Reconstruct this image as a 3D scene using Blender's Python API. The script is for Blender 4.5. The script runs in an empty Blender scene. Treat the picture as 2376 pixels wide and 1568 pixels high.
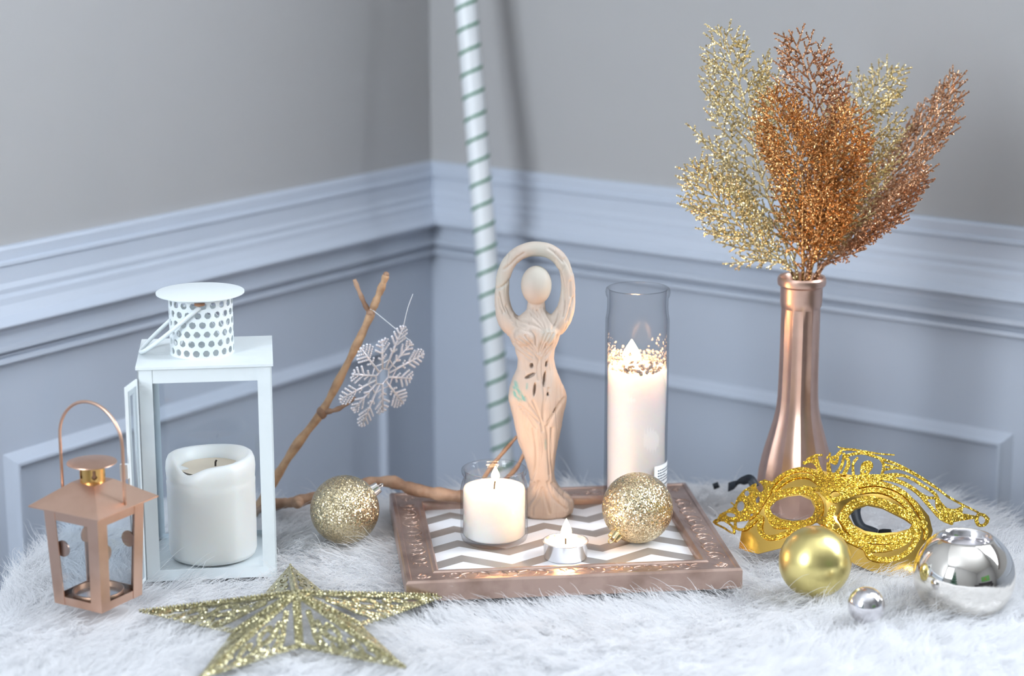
import bpy, math, random
import numpy as np
from mathutils import Vector, Matrix
PI = math.pi
SC = bpy.context.scene
COL = SC.collection
RNG = np.random.default_rng(7)
random.seed(7)

# ------------------------------------------------------------------ camera
FPX = 4750.0
PITCH = math.atan(1150 / 4750)
CAM_H = 0.64
cam_d = bpy.data.cameras.new('camera')
cam_d.sensor_fit = 'HORIZONTAL'; cam_d.sensor_width = 36.0
cam_d.lens = FPX / 2376 * 36.0
cam_d.clip_start = 0.05; cam_d.clip_end = 60
cam_d.dof.use_dof = True; cam_d.dof.focus_distance = 1.86; cam_d.dof.aperture_fstop = 3.3
cam = bpy.data.objects.new('camera', cam_d); COL.objects.link(cam)
cam.location = (0, 0, CAM_H); cam.rotation_euler = (PI / 2 - PITCH, 0, 0)
SC.camera = cam

# ------------------------------------------------------------------ world, daylight, exposure
SC.view_settings.view_transform = 'Standard'
SC.view_settings.look = 'None'
SC.view_settings.gamma = 1.0
SC.view_settings.use_curve_mapping = False
SC.view_settings.exposure = 0.08
SC.cycles.transparent_max_bounces = 20; SC.cycles.diffuse_bounces = 3; SC.cycles.glossy_bounces = 4; SC.cycles.max_bounces = 7; SC.cycles.adaptive_threshold = 0.05
world = bpy.data.worlds.new('sky'); SC.world = world; world.use_nodes = True
bgn = world.node_tree.nodes['Background']
bgn.inputs[0].default_value = (0.62, 0.78, 1.0, 1); bgn.inputs[1].default_value = 1.0

# room corner and the two wall directions seen in the picture
K = np.array([-0.1037, 2.6]); LD = np.array([-0.581, -0.814]); RD = np.array([0.812, -0.584])
RD = RD / np.linalg.norm(RD); LD = np.array([RD[1], -RD[0]])     # exactly square corner
FLOOR_Z, CEIL_Z = -0.62, 1.85
ROOM_L, ROOM_R = 2.75, 3.9
def rp(s, d, z):       # s metres along the right wall, d metres along the left wall
    q = K + RD * s + LD * d
    return Vector((q[0], q[1], z))
def area(name, centre, normal, w, h, power, col):
    l = bpy.data.lights.new(name, 'AREA'); l.shape = 'RECTANGLE'; l.size = w; l.size_y = h
    l.energy = power; l.color = col
    o = bpy.data.objects.new(name, l); COL.objects.link(o)
    o.location = centre
    o.rotation_euler = Vector(normal).to_track_quat('-Z', 'Y').to_euler()
    return o
W1 = (0.10, 0.80, 0.35, 1.60)     # window in the far wall behind the camera: s0, s1, z0, z1
W2 = (1.12, 1.95, 0.42, 1.60)     # window in the right wall: s0, s1, z0, z1
nL = Vector((LD[0], LD[1], 0)); nR = Vector((RD[0], RD[1], 0))
area('daylight_window_a', rp((W1[0] + W1[1]) / 2, ROOM_L + .03, (W1[2] + W1[3]) / 2), -nL, W1[1] - W1[0], W1[3] - W1[2], 47.5, (0.865, 0.93, 1.0))
area('daylight_window_b', rp((W2[0] + W2[1]) / 2, -.03, (W2[2] + W2[3]) / 2), nL, W2[1] - W2[0], W2[3] - W2[2], 60.5, (0.865, 0.93, 1.0))

# ------------------------------------------------------------------ materials
MATS = {}
def mat(name, col=(.8, .8, .8), rough=.5, metal=0., bump=None, var=None, **kw):
    m = bpy.data.materials.new(name); m.use_nodes = True; MATS[name] = m
    nt = m.node_tree; b = nt.nodes['Principled BSDF']
    b.inputs['Base Color'].default_value = (*col, 1); b.inputs['Roughness'].default_value = rough; b.inputs['Metallic'].default_value = metal
    for k, v in kw.items():
        i = b.inputs[k.replace('_', ' ')]
        i.default_value = v
    if bump or var:
        tc = nt.nodes.new('ShaderNodeTexCoord')
    if bump:            # (scale, strength, distance)
        n = nt.nodes.new('ShaderNodeTexNoise'); n.inputs['Scale'].default_value = bump[0]; n.inputs['Detail'].default_value = 6
        nt.links.new(tc.outputs['Object'], n.inputs['Vector'])
        bp = nt.nodes.new('ShaderNodeBump'); bp.inputs['Strength'].default_value = bump[1]; bp.inputs['Distance'].default_value = bump[2]
        nt.links.new(n.outputs['Fac'], bp.inputs['Height']); nt.links.new(bp.outputs['Normal'], b.inputs['Normal'])
    if var:             # (scale, colour2, low, high)
        n = nt.nodes.new('ShaderNodeTexNoise'); n.inputs['Scale'].default_value = var[0]; n.inputs['Detail'].default_value = 5
        nt.links.new(tc.outputs['Object'], n.inputs['Vector'])
        r = nt.nodes.new('ShaderNodeMapRange'); r.inputs[1].default_value = var[2]; r.inputs[2].default_value = var[3]
        nt.links.new(n.outputs['Fac'], r.inputs[0])
        mx = nt.nodes.new('ShaderNodeMix'); mx.data_type = 'RGBA'
        mx.inputs[6].default_value = (*col, 1); mx.inputs[7].default_value = (*var[1], 1)
        nt.links.new(r.outputs[0], mx.inputs[0]); nt.links.new(mx.outputs[2], b.inputs['Base Color'])
    return m
def glitter(name, col, col2, cell, k=.9, rough=.28, metal=1.0):
    """flakes lying at random angles: every Voronoi cell tilts the normal and varies the tint"""
    m = bpy.data.materials.new(name); m.use_nodes = True; MATS[name] = m
    nt = m.node_tree; b = nt.nodes['Principled BSDF']
    tc = nt.nodes.new('ShaderNodeTexCoord'); vo = nt.nodes.new('ShaderNodeTexVoronoi'); vo.inputs['Scale'].default_value = 1.0 / cell
    nt.links.new(tc.outputs['Object'], vo.inputs['Vector'])
    sub = nt.nodes.new('ShaderNodeVectorMath'); sub.operation = 'SUBTRACT'; sub.inputs[1].default_value = (.5, .5, .5)
    sc = nt.nodes.new('ShaderNodeVectorMath'); sc.operation = 'SCALE'; sc.inputs['Scale'].default_value = k * 2
    ge = nt.nodes.new('ShaderNodeNewGeometry'); ad = nt.nodes.new('ShaderNodeVectorMath'); ad.operation = 'ADD'
    no = nt.nodes.new('ShaderNodeVectorMath'); no.operation = 'NORMALIZE'
    nt.links.new(vo.outputs['Color'], sub.inputs[0]); nt.links.new(sub.outputs[0], sc.inputs[0])
    nt.links.new(ge.outputs['Normal'], ad.inputs[0]); nt.links.new(sc.outputs[0], ad.inputs[1]); nt.links.new(ad.outputs[0], no.inputs[0])
    nt.links.new(no.outputs[0], b.inputs['Normal'])
    sep = nt.nodes.new('ShaderNodeSeparateColor'); nt.links.new(vo.outputs['Color'], sep.inputs[0])
    mx = nt.nodes.new('ShaderNodeMix'); mx.data_type = 'RGBA'; mx.inputs[6].default_value = (*col, 1); mx.inputs[7].default_value = (*col2, 1)
    nt.links.new(sep.outputs[1], mx.inputs[0]); nt.links.new(mx.outputs[2], b.inputs['Base Color'])
    b.inputs['Metallic'].default_value = metal; b.inputs['Roughness'].default_value = rough
    return m
def clear_glass(name, tint=(1, 1, 1), rough=.02, gain=1.0, edge=.75, base=.035):
    """thin glass: see-through film with a Fresnel reflection"""
    m = bpy.data.materials.new(name); m.use_nodes = True; MATS[name] = m
    nt = m.node_tree; nt.nodes.remove(nt.nodes['Principled BSDF']); out = nt.nodes['Material Output']
    tr = nt.nodes.new('ShaderNodeBsdfTransparent'); tr.inputs[0].default_value = (*tint, 1)
    gl = nt.nodes.new('ShaderNodeBsdfGlossy'); gl.inputs['Roughness'].default_value = rough
    lw = nt.nodes.new('ShaderNodeLayerWeight'); lw.inputs[0].default_value = .5
    pw_ = nt.nodes.new('ShaderNodeMath'); pw_.operation = 'POWER'; pw_.inputs[1].default_value = 4.0
    mu = nt.nodes.new('ShaderNodeMath'); mu.operation = 'MULTIPLY_ADD'; mu.inputs[1].default_value = .75 * gain; mu.inputs[2].default_value = base * gain; mu.use_clamp = True
    nt.links.new(lw.outputs['Facing'], pw_.inputs[0]); nt.links.new(pw_.outputs[0], mu.inputs[0])
    mx = nt.nodes.new('ShaderNodeMixShader')
    nt.links.new(mu.outputs[0], mx.inputs[0])
    tm = nt.nodes.new('ShaderNodeMix'); tm.data_type = 'RGBA'; tm.inputs[6].default_value = (*tint, 1); tm.inputs[7].default_value = (tint[0] * edge, tint[1] * edge * 1.02, tint[2] * edge * 1.05, 1)
    p2 = nt.nodes.new('ShaderNodeMath'); p2.operation = 'POWER'; p2.inputs[1].default_value = 2.5
    nt.links.new(lw.outputs['Facing'], p2.inputs[0]); nt.links.new(p2.outputs[0], tm.inputs[0]); nt.links.new(tm.outputs[2], tr.inputs[0])
    nt.links.new(tr.outputs[0], mx.inputs[1]); nt.links.new(gl.outputs[0], mx.inputs[2]); nt.links.new(mx.outputs[0], out.inputs[0])
    return m
def emit(name, col, strength):
    m = bpy.data.materials.new(name); m.use_nodes = True; MATS[name] = m
    nt = m.node_tree; nt.nodes.remove(nt.nodes['Principled BSDF']); out = nt.nodes['Material Output']
    e = nt.nodes.new('ShaderNodeEmission'); e.inputs[0].default_value = (*col, 1); e.inputs[1].default_value = strength
    nt.links.new(e.outputs[0], out.inputs[0]); return m

mat('wall_paint', (.455, .455, .46), .75, bump=(60, .15, .002))
mat('trim_paint', (.545, .605, .705), .42, bump=(25, .12, .002))
mat('ceiling_paint', (.85, .85, .85), .8)
mat('floor_wood', (.30, .19, .11), .45, var=(6, (.22, .13, .07), .35, .65))
mat('white_frame', (.85, .86, .88), .45)
mat('pole_white', (.83, .87, .90), .35)
mat('ribbon_green', (.03, .20, .10), .4)
mat('throw_backing', (.80, .80, .82), .95)
mat('table_wood', (.25, .15, .09), .5, var=(10, (.16, .09, .05), .4, .6))
mat('lantern_white', (.80, .86, .88), .40, var=(14, (.70, .76, .80), .55, .75), bump=(120, .1, .0006))
mat('rust', (.35, .18, .10), .8)
mat('copper', (.76, .51, .39), .36, 1.0, var=(18, (.62, .38, .27), .45, .7), bump=(90, .12, .0005))
mat('copper_dark', (.42, .24, .15), .4, 1.0)
mat('brass_inner', (.80, .50, .18), .3, 1.0)
mat('frame_copper', (.56, .405, .34), .36, .88, var=(30, (.38, .26, .21), .45, .7), bump=(140, .15, .0006))
mat('vase_rose', (.74, .50, .40), .34, 1.0, var=(40, (.66, .43, .34), .4, .7), bump=(300, .06, .0003))
mat('bark', (.46, .29, .19), .6, var=(60, (.27, .15, .09), .4, .65), bump=(220, .6, .0012))
mat('bark_light', (.56, .35, .20), .6, var=(90, (.36, .21, .12), .45, .7), bump=(300, .5, .0008))
mat('gold_matte', (.80, .68, .28), .30, 1.0, var=(25, (.74, .62, .25), .45, .6))
mat('silver', (.90, .86, .80), .045, 1.0)
mat('silver_soft', (.80, .78, .80), .13, 1.0)
mat('aluminium', (.88, .87, .88), .22, 1.0, bump=(160, .2, .0005))
mat('gold_shiny', (.80, .51, .12), .11, 1.0, bump=(40, .05, .001))
mat('cap_gold', (.88, .74, .42), .2, 1.0)
mat('cap_silver', (.85, .82, .78), .2, 1.0)
mat('ribbon_black', (.012, .018, .028), .55)
mat('wick', (.05, .04, .035), .9)
mat('label_white', (.85, .86, .87), .5)
mat('print_ink', (.05, .08, .12), .6)
mat('print_green', (.02, .12, .11), .6)
mat('thread', (.85, .87, .9), .3)
mat('black_hollow', (.02, .018, .016), .7)
mat('flake', (.90, .91, .96), .16, 0., Transmission_Weight=.25, Specular_IOR_Level=.9, Thin_Film_Thickness=420., Thin_Film_IOR=1.6, Coat_Weight=.6, Coat_Roughness=.1)
mat('wax', (.93, .90, .84), .42, 0., Subsurface_Weight=1.0, Subsurface_Scale=.02, Subsurface_Radius=(1.0, .75, .5))
mat('wax_pillar', (.92, .92, .88), .42, 0., Subsurface_Weight=.6, Subsurface_Scale=.012, Subsurface_Radius=(1.0, .85, .7))
mat('wax_tall', (.92, .88, .87), .40, 0., Subsurface_Weight=1.0, Subsurface_Scale=.02, Subsurface_Radius=(1.0, .72, .5))
mat('wax_pool', (.80, .68, .52), .3)
glitter('glitter_gold', (.58, .46, .26), (.94, .82, .58), .00095, .48, .24)
glitter('glitter_mask', (.56, .32, .02), (.82, .55, .10), .00085, .52, .28)
glitter('glitter_star', (.32, .29, .15), (.82, .77, .52), .0011, .70, .28)
glitter('glitter_spray_gold', (.78, .60, .30), (.98, .88, .58), .0010, .75, .30)
glitter('glitter_spray_copper', (.70, .33, .12), (.92, .58, .26), .0010, .75, .30)
glitter('glitter_spray_rose', (.58, .29, .16), (.86, .55, .34), .0010, .75, .30)
clear_glass('jar_glass', (.985, .985, .985), .03, .60, .74)
clear_glass('pane_glass', (.94, .96, .975), .02, 1.2, .85)
clear_glass('hazy_glass', (.975, .972, .97), .16, .45, .70, .003)
emit('flame_core', (1.0, .78, .42), 22.0)

def fur_material():
    m = bpy.data.materials.new('fur_white'); m.use_nodes = True; nt = m.node_tree
    nt.nodes.remove(nt.nodes['Principled BSDF']); out = nt.nodes['Material Output']
    d = nt.nodes.new('ShaderNodeBsdfDiffuse'); d.inputs[0].default_value = (.92, .925, .94, 1)
    t = nt.nodes.new('ShaderNodeBsdfTranslucent'); t.inputs[0].default_value = (.92, .925, .94, 1)
    x = nt.nodes.new('ShaderNodeMixShader'); x.inputs[0].default_value = .4
    nt.links.new(d.outputs[0], x.inputs[1]); nt.links.new(t.outputs[0], x.inputs[2]); nt.links.new(x.outputs[0], out.inputs[0])
    MATS['fur_white'] = m
fur_material()

def wax_film():
    m = bpy.data.materials.new('wax_film'); m.use_nodes = True; nt = m.node_tree
    nt.nodes.remove(nt.nodes['Principled BSDF']); out = nt.nodes['Material Output']
    d = nt.nodes.new('ShaderNodeBsdfDiffuse'); d.inputs[0].default_value = (.92, .86, .82, 1)
    t = nt.nodes.new('ShaderNodeBsdfTranslucent'); t.inputs[0].default_value = (.92, .84, .78, 1)
    x = nt.nodes.new('ShaderNodeMixShader'); x.inputs[0].default_value = .55
    nt.links.new(d.outputs[0], x.inputs[1]); nt.links.new(t.outputs[0], x.inputs[2]); nt.links.new(x.outputs[0], out.inputs[0])
    MATS['wax_film'] = m
wax_film()

def chevron_material():
    m = mat('chevron_print', (.86, .87, .90), .30); nt = m.node_tree; b = nt.nodes['Principled BSDF']
    tc = nt.nodes.new('ShaderNodeTexCoord'); sp = nt.nodes.new('ShaderNodeSeparateXYZ'); nt.links.new(tc.outputs['Object'], sp.inputs[0])
    def mth(op, a, c=None):
        n = nt.nodes.new('ShaderNodeMath'); n.operation = op
        for i, v in enumerate((a, c)):
            if v is None: continue
            if isinstance(v, (int, float)): n.inputs[i].default_value = v
            else: nt.links.new(v, n.inputs[i])
        return n.outputs[0]
    zig = mth('PINGPONG', mth('ADD', sp.outputs['X'], 1.0382), .043)      # 0..0.040
    yy = mth('ADD', mth('ADD', sp.outputs['Y'], .9986), mth('MULTIPLY', zig, .68))
    ph = mth('FRACT', mth('DIVIDE', yy, .041))
    band = mth('LESS_THAN', ph, .44)
    mx = nt.nodes.new('ShaderNodeMix'); mx.data_type = 'RGBA'; mx.inputs[6].default_value = (.86, .87, .90, 1); mx.inputs[7].default_value = (.40, .36, .33, 1)
    nt.links.new(band, mx.inputs[0]); nt.links.new(mx.outputs[2], b.inputs['Base Color'])
    nt.links.new(mth('MULTIPLY', band, .35), b.inputs['Metallic'])
chevron_material()

def statue_material():
    m = mat('statue_clay', (.70, .60, .52), .62, bump=(90, .25, .0012)); nt = m.node_tree; b = nt.nodes['Principled BSDF']
    def att(n):
        a = nt.nodes.new('ShaderNodeAttribute'); a.attribute_name = n; return a.outputs['Fac']
    no = nt.nodes.new('ShaderNodeTexNoise'); no.inputs['Scale'].default_value = 45; tc = nt.nodes.new('ShaderNodeTexCoord'); nt.links.new(tc.outputs['Object'], no.inputs['Vector'])
    def mix(f, c1, c2):
        x = nt.nodes.new('ShaderNodeMix'); x.data_type = 'RGBA'; nt.links.new(f, x.inputs[0])
        for i, c in ((6, c1), (7, c2)):
            if isinstance(c, tuple): x.inputs[i].default_value = (*c, 1)
            else: nt.links.new(c, x.inputs[i])
        return x.outputs[2]
    c = mix(no.outputs['Fac'], (.62, .51, .44), (.50, .41, .34))
    c = mix(att('sage'), c, (.50, .52, .46)); c = mix(att('teal'), c, (.12, .40, .36)); (.22, .15, .11)
    nt.links.new(c, b.inputs['Base Color'])
statue_material()

# ------------------------------------------------------------------ mesh helpers
class MB:
    def __init__(s): s.v = []; s.f = []; s.n = 0
    def add(s, verts, faces):
        o = s.n; verts = [tuple(map(float, p)) for p in verts]
        s.v += verts; s.f += [tuple(int(i) + o for i in f) for f in faces]; s.n += len(verts); return s
    def box(s, c, d, rz=0., M=None):
        x, y, z = (q / 2 for q in d); P = []
        for a, b, e in ((-1, -1, -1), (1, -1, -1), (1, 1, -1), (-1, 1, -1), (-1, -1, 1), (1, -1, 1), (1, 1, 1), (-1, 1, 1)):
            p = Vector((a * x, b * y, e * z))
            if rz: p = Matrix.Rotation(rz, 3, 'Z') @ p
            p = p + Vector(c)
            if M is not None: p = M @ p
            P.append(p)
        return s.add(P, [(0, 3, 2, 1), (4, 5, 6, 7), (0, 1, 5, 4), (1, 2, 6, 5), (2, 3, 7, 6), (3, 0, 4, 7)])
    def prism(s, quad_bottom, quad_top):
        n = len(quad_bottom)
        return s.add(list(quad_bottom) + list(quad_top), [tuple(range(n - 1, -1, -1)), tuple(range(n, 2 * n))] + [(i, (i + 1) % n, n + (i + 1) % n, n + i) for i in range(n)])
    def tube(s, path, rad, seg=8, closed=False, cap=True, squash=None):
        P = [Vector(p) for p in path]; n = len(P)
        R = [rad] * n if isinstance(rad, (int, float)) else list(rad)
        verts = []; prev = None
        for i in range(n):
            if closed: t = P[(i + 1) % n] - P[i - 1]
            else: t = P[min(i + 1, n - 1)] - P[max(i - 1, 0)]
            t = t.normalized() if t.length > 1e-12 else Vector((0, 0, 1))
            if prev is None:
                a = Vector((0, 0, 1)) if abs(t.z) < .9 else Vector((1, 0, 0)); u = (a - t * a.dot(t)).normalized()
            else:
                u = prev - t * prev.dot(t); u = u.normalized() if u.length > 1e-9 else t.orthogonal().normalized()
            prev = u; w = t.cross(u)
            for k in range(seg):
                an = 2 * PI * k / seg
                q = P[i] + (u * math.cos(an) + w * math.sin(an)) * R[i]
                verts.append(q)
        F = []
        for i in range(n if closed else n - 1):
            j = (i + 1) % n
            for k in range(seg):
                F.append((i * seg + k, i * seg + (k + 1) % seg, j * seg + (k + 1) % seg, j * seg + k))
        if cap and not closed:
            F.append(tuple(range(seg - 1, -1, -1))); F.append(tuple((n - 1) * seg + k for k in range(seg)))
        return s.add(verts, F)
    def lathe(s, prof, seg=48, c=(0, 0, 0), fn=None, closed=False, caps=True):
        verts = []; F = []; n = len(prof)
        for (r, z) in prof:
            for k in range(seg):
                a = 2 * PI * k / seg; rr = fn(r, z, a) if fn else r
                verts.append((c[0] + rr * math.cos(a), c[1] + rr * math.sin(a), c[2] + z))
        for i in range(n if closed else n - 1):
            j = (i + 1) % n
            for k in range(seg):
                F.append((i * seg + k, i * seg + (k + 1) % seg, j * seg + (k + 1) % seg, j * seg + k))
        if caps and not closed:
            if prof[0][0] > 1e-6: F.append(tuple(range(seg - 1, -1, -1)))
            if prof[-1][0] > 1e-6: F.append(tuple((n - 1) * seg + k for k in range(seg)))
        return s.add(verts, F)
    def sphere(s, c, r, nu=24, nv=14, sx=1, sy=1, sz=1):
        verts = [(c[0], c[1], c[2] - r * sz)]; F = []
        for i in range(1, nv):
            t = -PI / 2 + PI * i / nv
            for k in range(nu):
                a = 2 * PI * k / nu
                verts.append((c[0] + sx * r * math.cos(t) * math.cos(a), c[1] + sy * r * math.cos(t) * math.sin(a), c[2] + sz * r * math.sin(t)))
        verts.append((c[0], c[1], c[2] + r * sz)); top = len(verts) - 1
        for k in range(nu):
            F.append((0, 1 + (k + 1) % nu, 1 + k)); F.append((top, top - nu + k, top - nu + (k + 1) % nu))
        for i in range(nv - 2):
            for k in range(nu):
                F.append((1 + i * nu + k, 1 + i * nu + (k + 1) % nu, 1 + (i + 1) * nu + (k + 1) % nu, 1 + (i + 1) * nu + k))
        return s.add(verts, F)
    def build(s, name, m, parent=None, smooth=False, loc=None, auto=None):
        return mesh_obj(name, s.v, s.f, m, parent, smooth, loc, auto)
def mesh_obj(name, v, f, m, parent=None, smooth=False, loc=None, auto=None):
    me = bpy.data.meshes.new(name); me.from_pydata(v, [], f); me.update()
    if isinstance(m, str): m = MATS[m]
    me.materials.append(m)
    if smooth or auto:
        me.polygons.foreach_set('use_smooth', [True] * len(me.polygons))
        if auto: me.set_sharp_from_angle(angle=math.radians(auto))
    o = bpy.data.objects.new(name, me); COL.objects.link(o)
    if parent: o.parent = parent
    if loc: o.location = loc
    return o
def thing(name, label, cat, loc=(0, 0, 0), rz=0., group=None):
    o = bpy.data.objects.new(name, None); COL.objects.link(o); o.empty_display_size = .02
    o.location = loc; o.rotation_euler = (0, 0, rz); o['label'] = label; o['category'] = cat
    if group: o['group'] = group
    return o
def struct(o, label=None, cat=None):
    o['kind'] = 'structure'
    if label: o['label'] = label; o['category'] = cat
    return o
def smoothline(pts, n=8):
    """Catmull-Rom through the points"""
    P = [Vector(p) for p in pts]; out = []
    for i in range(len(P) - 1):
        p0 = P[i - 1] if i else P[0] * 2 - P[1]; p1 = P[i]; p2 = P[i + 1]; p3 = P[i + 2] if i + 2 < len(P) else P[-1] * 2 - P[-2]
        for k in range(n):
            t = k / n
            out.append(.5 * ((2 * p1) + (p2 - p0) * t + (2 * p0 - 5 * p1 + 4 * p2 - p3) * t * t + (3 * p1 - p0 - 3 * p2 + p3) * t ** 3))
    out.append(P[-1]); return out
def vnoise(x, y, sc, seed=0):
    r = np.random.default_rng(seed); o = np.zeros_like(x, dtype=float)
    for k in range(7):
        a = r.uniform(0, 2 * PI); fq = sc * r.uniform(.6, 1.6)
        o += np.sin((x * math.cos(a) + y * math.sin(a)) * fq + r.uniform(0, 6.28))
    return o / 3.5
# --- signed distances in a plane, for things cut out of sheet
def sd_poly(X, Y, poly):
    P = np.array(poly, float); d = np.full(X.shape, 1e18); ins = np.zeros(X.shape, bool)
    for i in range(len(P)):
        a = P[i - 1]; b = P[i]; e = b - a
        t = np.clip(((X - a[0]) * e[0] + (Y - a[1]) * e[1]) / (e @ e + 1e-12), 0, 1)
        d = np.minimum(d, (X - a[0] - t * e[0]) ** 2 + (Y - a[1] - t * e[1]) ** 2)
        c = (a[1] > Y) != (b[1] > Y)
        with np.errstate(divide='ignore', invalid='ignore'):
            xi = a[0] + (Y - a[1]) * e[0] / (e[1] if e[1] else 1e-12)
        ins ^= c & (X < xi)
    d = np.sqrt(d); return np.where(ins, -d, d)
def sd_line(X, Y, pts, w0, w1=None, closed=False, sm=4):
    """stroke of half-width w0 (tapering to w1)"""
    if closed: pts = list(pts) + [pts[0]]
    P = np.array([(p.x, p.y) for p in smoothline([(a, b, 0) for a, b in pts], sm)]) if sm > 1 else np.array(pts, float)
    n = len(P) - 1; d = np.full(X.shape, 1e18); w1 = w0 if w1 is None else w1
    for i in range(n):
        a = P[i]; e = P[i + 1] - a
        t = np.clip(((X - a[0]) * e[0] + (Y - a[1]) * e[1]) / (e @ e + 1e-12), 0, 1)
        wd = w0 + (w1 - w0) * (i + t) / n
        d = np.minimum(d, np.hypot(X - a[0] - t * e[0], Y - a[1] - t * e[1]) - wd)
    return d
def sd_ell(X, Y, c, rx, ry, rot=0.):
    ca, sa = math.cos(rot), math.sin(rot); u = (X - c[0]) * ca + (Y - c[1]) * sa; v = -(X - c[0]) * sa + (Y - c[1]) * ca
    return (np.hypot(u / rx, v / ry) - 1) * min(rx, ry)
def sheet(U, V, sdf, pos, thick, snap=True, wrap=False):
    """grid (U,V arrays i x j) cut where sdf<0, mapped by pos(U,V)->(...,3), given thickness along the surface normal.
    returns verts, faces"""
    ni, nj = U.shape
    D = sdf(U, V)
    ii = np.arange(ni - 1 if not wrap else ni); 
    i0 = ii[:, None] * np.ones((1, nj - 1), int); j0 = np.ones((len(ii), 1), int) * np.arange(nj - 1)[None]
    i1 = (i0 + 1) % ni; j1 = j0 + 1
    keep = (D[i0, j0] + D[i1, j0] + D[i1, j1] + D[i0, j1]) / 4 < 0
    if snap:
        e = 1e-3 * max(np.ptp(U), np.ptp(V)) / max(ni, nj) * 5
        gx = (sdf(U + e, V) - sdf(U - e, V)) / (2 * e); gy = (sdf(U, V + e) - sdf(U, V - e)) / (2 * e); g2 = gx * gx + gy * gy + 1e-9
        use = np.zeros((ni, nj), bool); notuse = np.zeros((ni, nj), bool)
        for a, b in ((i0, j0), (i1, j0), (i1, j1), (i0, j1)):
            use[a[keep], b[keep]] = True; notuse[a[~keep], b[~keep]] = True
        bd = use & notuse
        du = abs(U[1, 0] - U[0, 0]) if ni > 1 else 1; dv = abs(V[0, 1] - V[0, 0])
        mu = np.clip(-D * gx / g2, -.6 * du, .6 * du) * bd; mv = np.clip(-D * gy / g2, -.6 * dv, .6 * dv) * bd
        U = U + mu; V = V + mv
    Pn = pos(U, V)
    gu = np.roll(Pn, -1, 0) - np.roll(Pn, 1, 0) if wrap else np.gradient(Pn, axis=0)
    N = np.cross(gu, np.gradient(Pn, axis=1)); N /= np.linalg.norm(N, axis=-1, keepdims=True) + 1e-12
    idx = (np.arange(ni * nj)).reshape(ni, nj)
    q = np.stack([idx[i0, j0][keep], idx[i1, j0][keep], idx[i1, j1][keep], idx[i0, j1][keep]], 1)
    top = (Pn + N * thick / 2).reshape(-1, 3); bot = (Pn - N * thick / 2).reshape(-1, 3)
    M = ni * nj
    ed = np.concatenate([q[:, [0, 1]], q[:, [1, 2]], q[:, [2, 3]], q[:, [3, 0]]])
    key = ed.min(1) * M + ed.max(1); un, inv, cnt = np.unique(key, return_inverse=True, return_counts=True)
    be = ed[cnt[inv] == 1]
    walls = np.stack([be[:, 0], be[:, 0] + M, be[:, 1] + M, be[:, 1]], 1)
    F = np.concatenate([q, q[:, ::-1] + M, walls])
    V2 = np.concatenate([top, bot]); us = np.unique(F); rm = np.full(2 * M, -1); rm[us] = np.arange(len(us))
    return V2[us].tolist(), rm[F].tolist()

# ------------------------------------------------------------------ room
RZ_R = math.atan2(RD[1], RD[0])
def wall_slab(name, s0, s1, d0, d1, z0, z1, m):
    b = MB(); q = [rp(s0, d0, 0), rp(s1, d0, 0), rp(s1, d1, 0), rp(s0, d1, 0)]
    b.prism([(p.x, p.y, z0) for p in q], [(p.x, p.y, z1) for p in q])
    return struct(b.build(name, m))
T = .12
def wall_with_window(name, axis, base, length, W, m):
    """axis 's': wall along s at d=base (outside side given by sign of T); pieces around an opening"""
    b = MB(); s0, s1, z0, z1 = W
    lo, hi = (base, base + T) if base > 0 else (base - T, base)
    for (a0, a1, b0, b1) in ((-T, s0, FLOOR_Z, CEIL_Z), (s1, length + T, FLOOR_Z, CEIL_Z), (s0, s1, FLOOR_Z, z0), (s0, s1, z1, CEIL_Z)):
        q = [rp(a0, lo, 0), rp(a1, lo, 0), rp(a1, hi, 0), rp(a0, hi, 0)]
        b.prism([(p.x, p.y, b0) for p in q], [(p.x, p.y, b1) for p in q])
    return struct(b.build(name, m))
fl = wall_slab('floor', -T, ROOM_R + T, -T, ROOM_L + T, FLOOR_Z - .05, FLOOR_Z, 'floor_wood')
wall_slab('ceiling', -T, ROOM_R + T, -T, ROOM_L + T, CEIL_Z, CEIL_Z + .05, 'ceiling_paint')
wall_slab('wall_left', -T, 0, 0, ROOM_L, FLOOR_Z, CEIL_Z, 'wall_paint')
wall_slab('wall_side', ROOM_R, ROOM_R + T, 0, ROOM_L, FLOOR_Z, CEIL_Z, 'wall_paint')
wall_with_window('wall_right', 's', 0, ROOM_R, W2, 'wall_paint')
wall_with_window('wall_back', 's', ROOM_L, ROOM_R, W1, 'wall_paint')
def window(name, W, d, sgn):
    s0, s1, z0, z1 = W
    root = bpy.data.objects.new(name, None); COL.objects.link(root); struct(root)
    def bar(nm, a0, a1, b0, b1, th=.04, m='white_frame', o=0.):
        b = MB(); q = [rp(a0, d + sgn * o, 0), rp(a1, d + sgn * o, 0), rp(a1, d + sgn * (o + th), 0), rp(a0, d + sgn * (o + th), 0)]
        b.prism([(p.x, p.y, b0) for p in q], [(p.x, p.y, b1) for p in q]); return b.build(nm, m, root)
    w = .05; mid = (s0 + s1) / 2; zm = (z0 + z1) / 2
    bar('window_frame', s0, s0 + w, z0, z1); bar('window_frame', s1 - w, s1, z0, z1)
    bar('window_frame', s0, s1, z0, z0 + w); bar('window_frame', s0, s1, z1 - w, z1)
    bar('muntin', s0, s1, zm - .02, zm + .02, .03); bar('muntin', mid - .012, mid + .012, z0, z1, .03)
    bar('window_sill', s0 - .04, s1 + .04, z0 - .03, z0, -.09)
    for a0, a1 in ((s0, mid), (mid, s1)):
        for b0, b1 in ((z0, zm), (zm, z1)): bar('pane', a0 + .01, a1 - .01, b0 + .01, b1 - .01, .004, 'pane_glass', .05)
window('window_1', W1, ROOM_L - .0, 1); window('window_2', W2, 0., -1)

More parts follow.
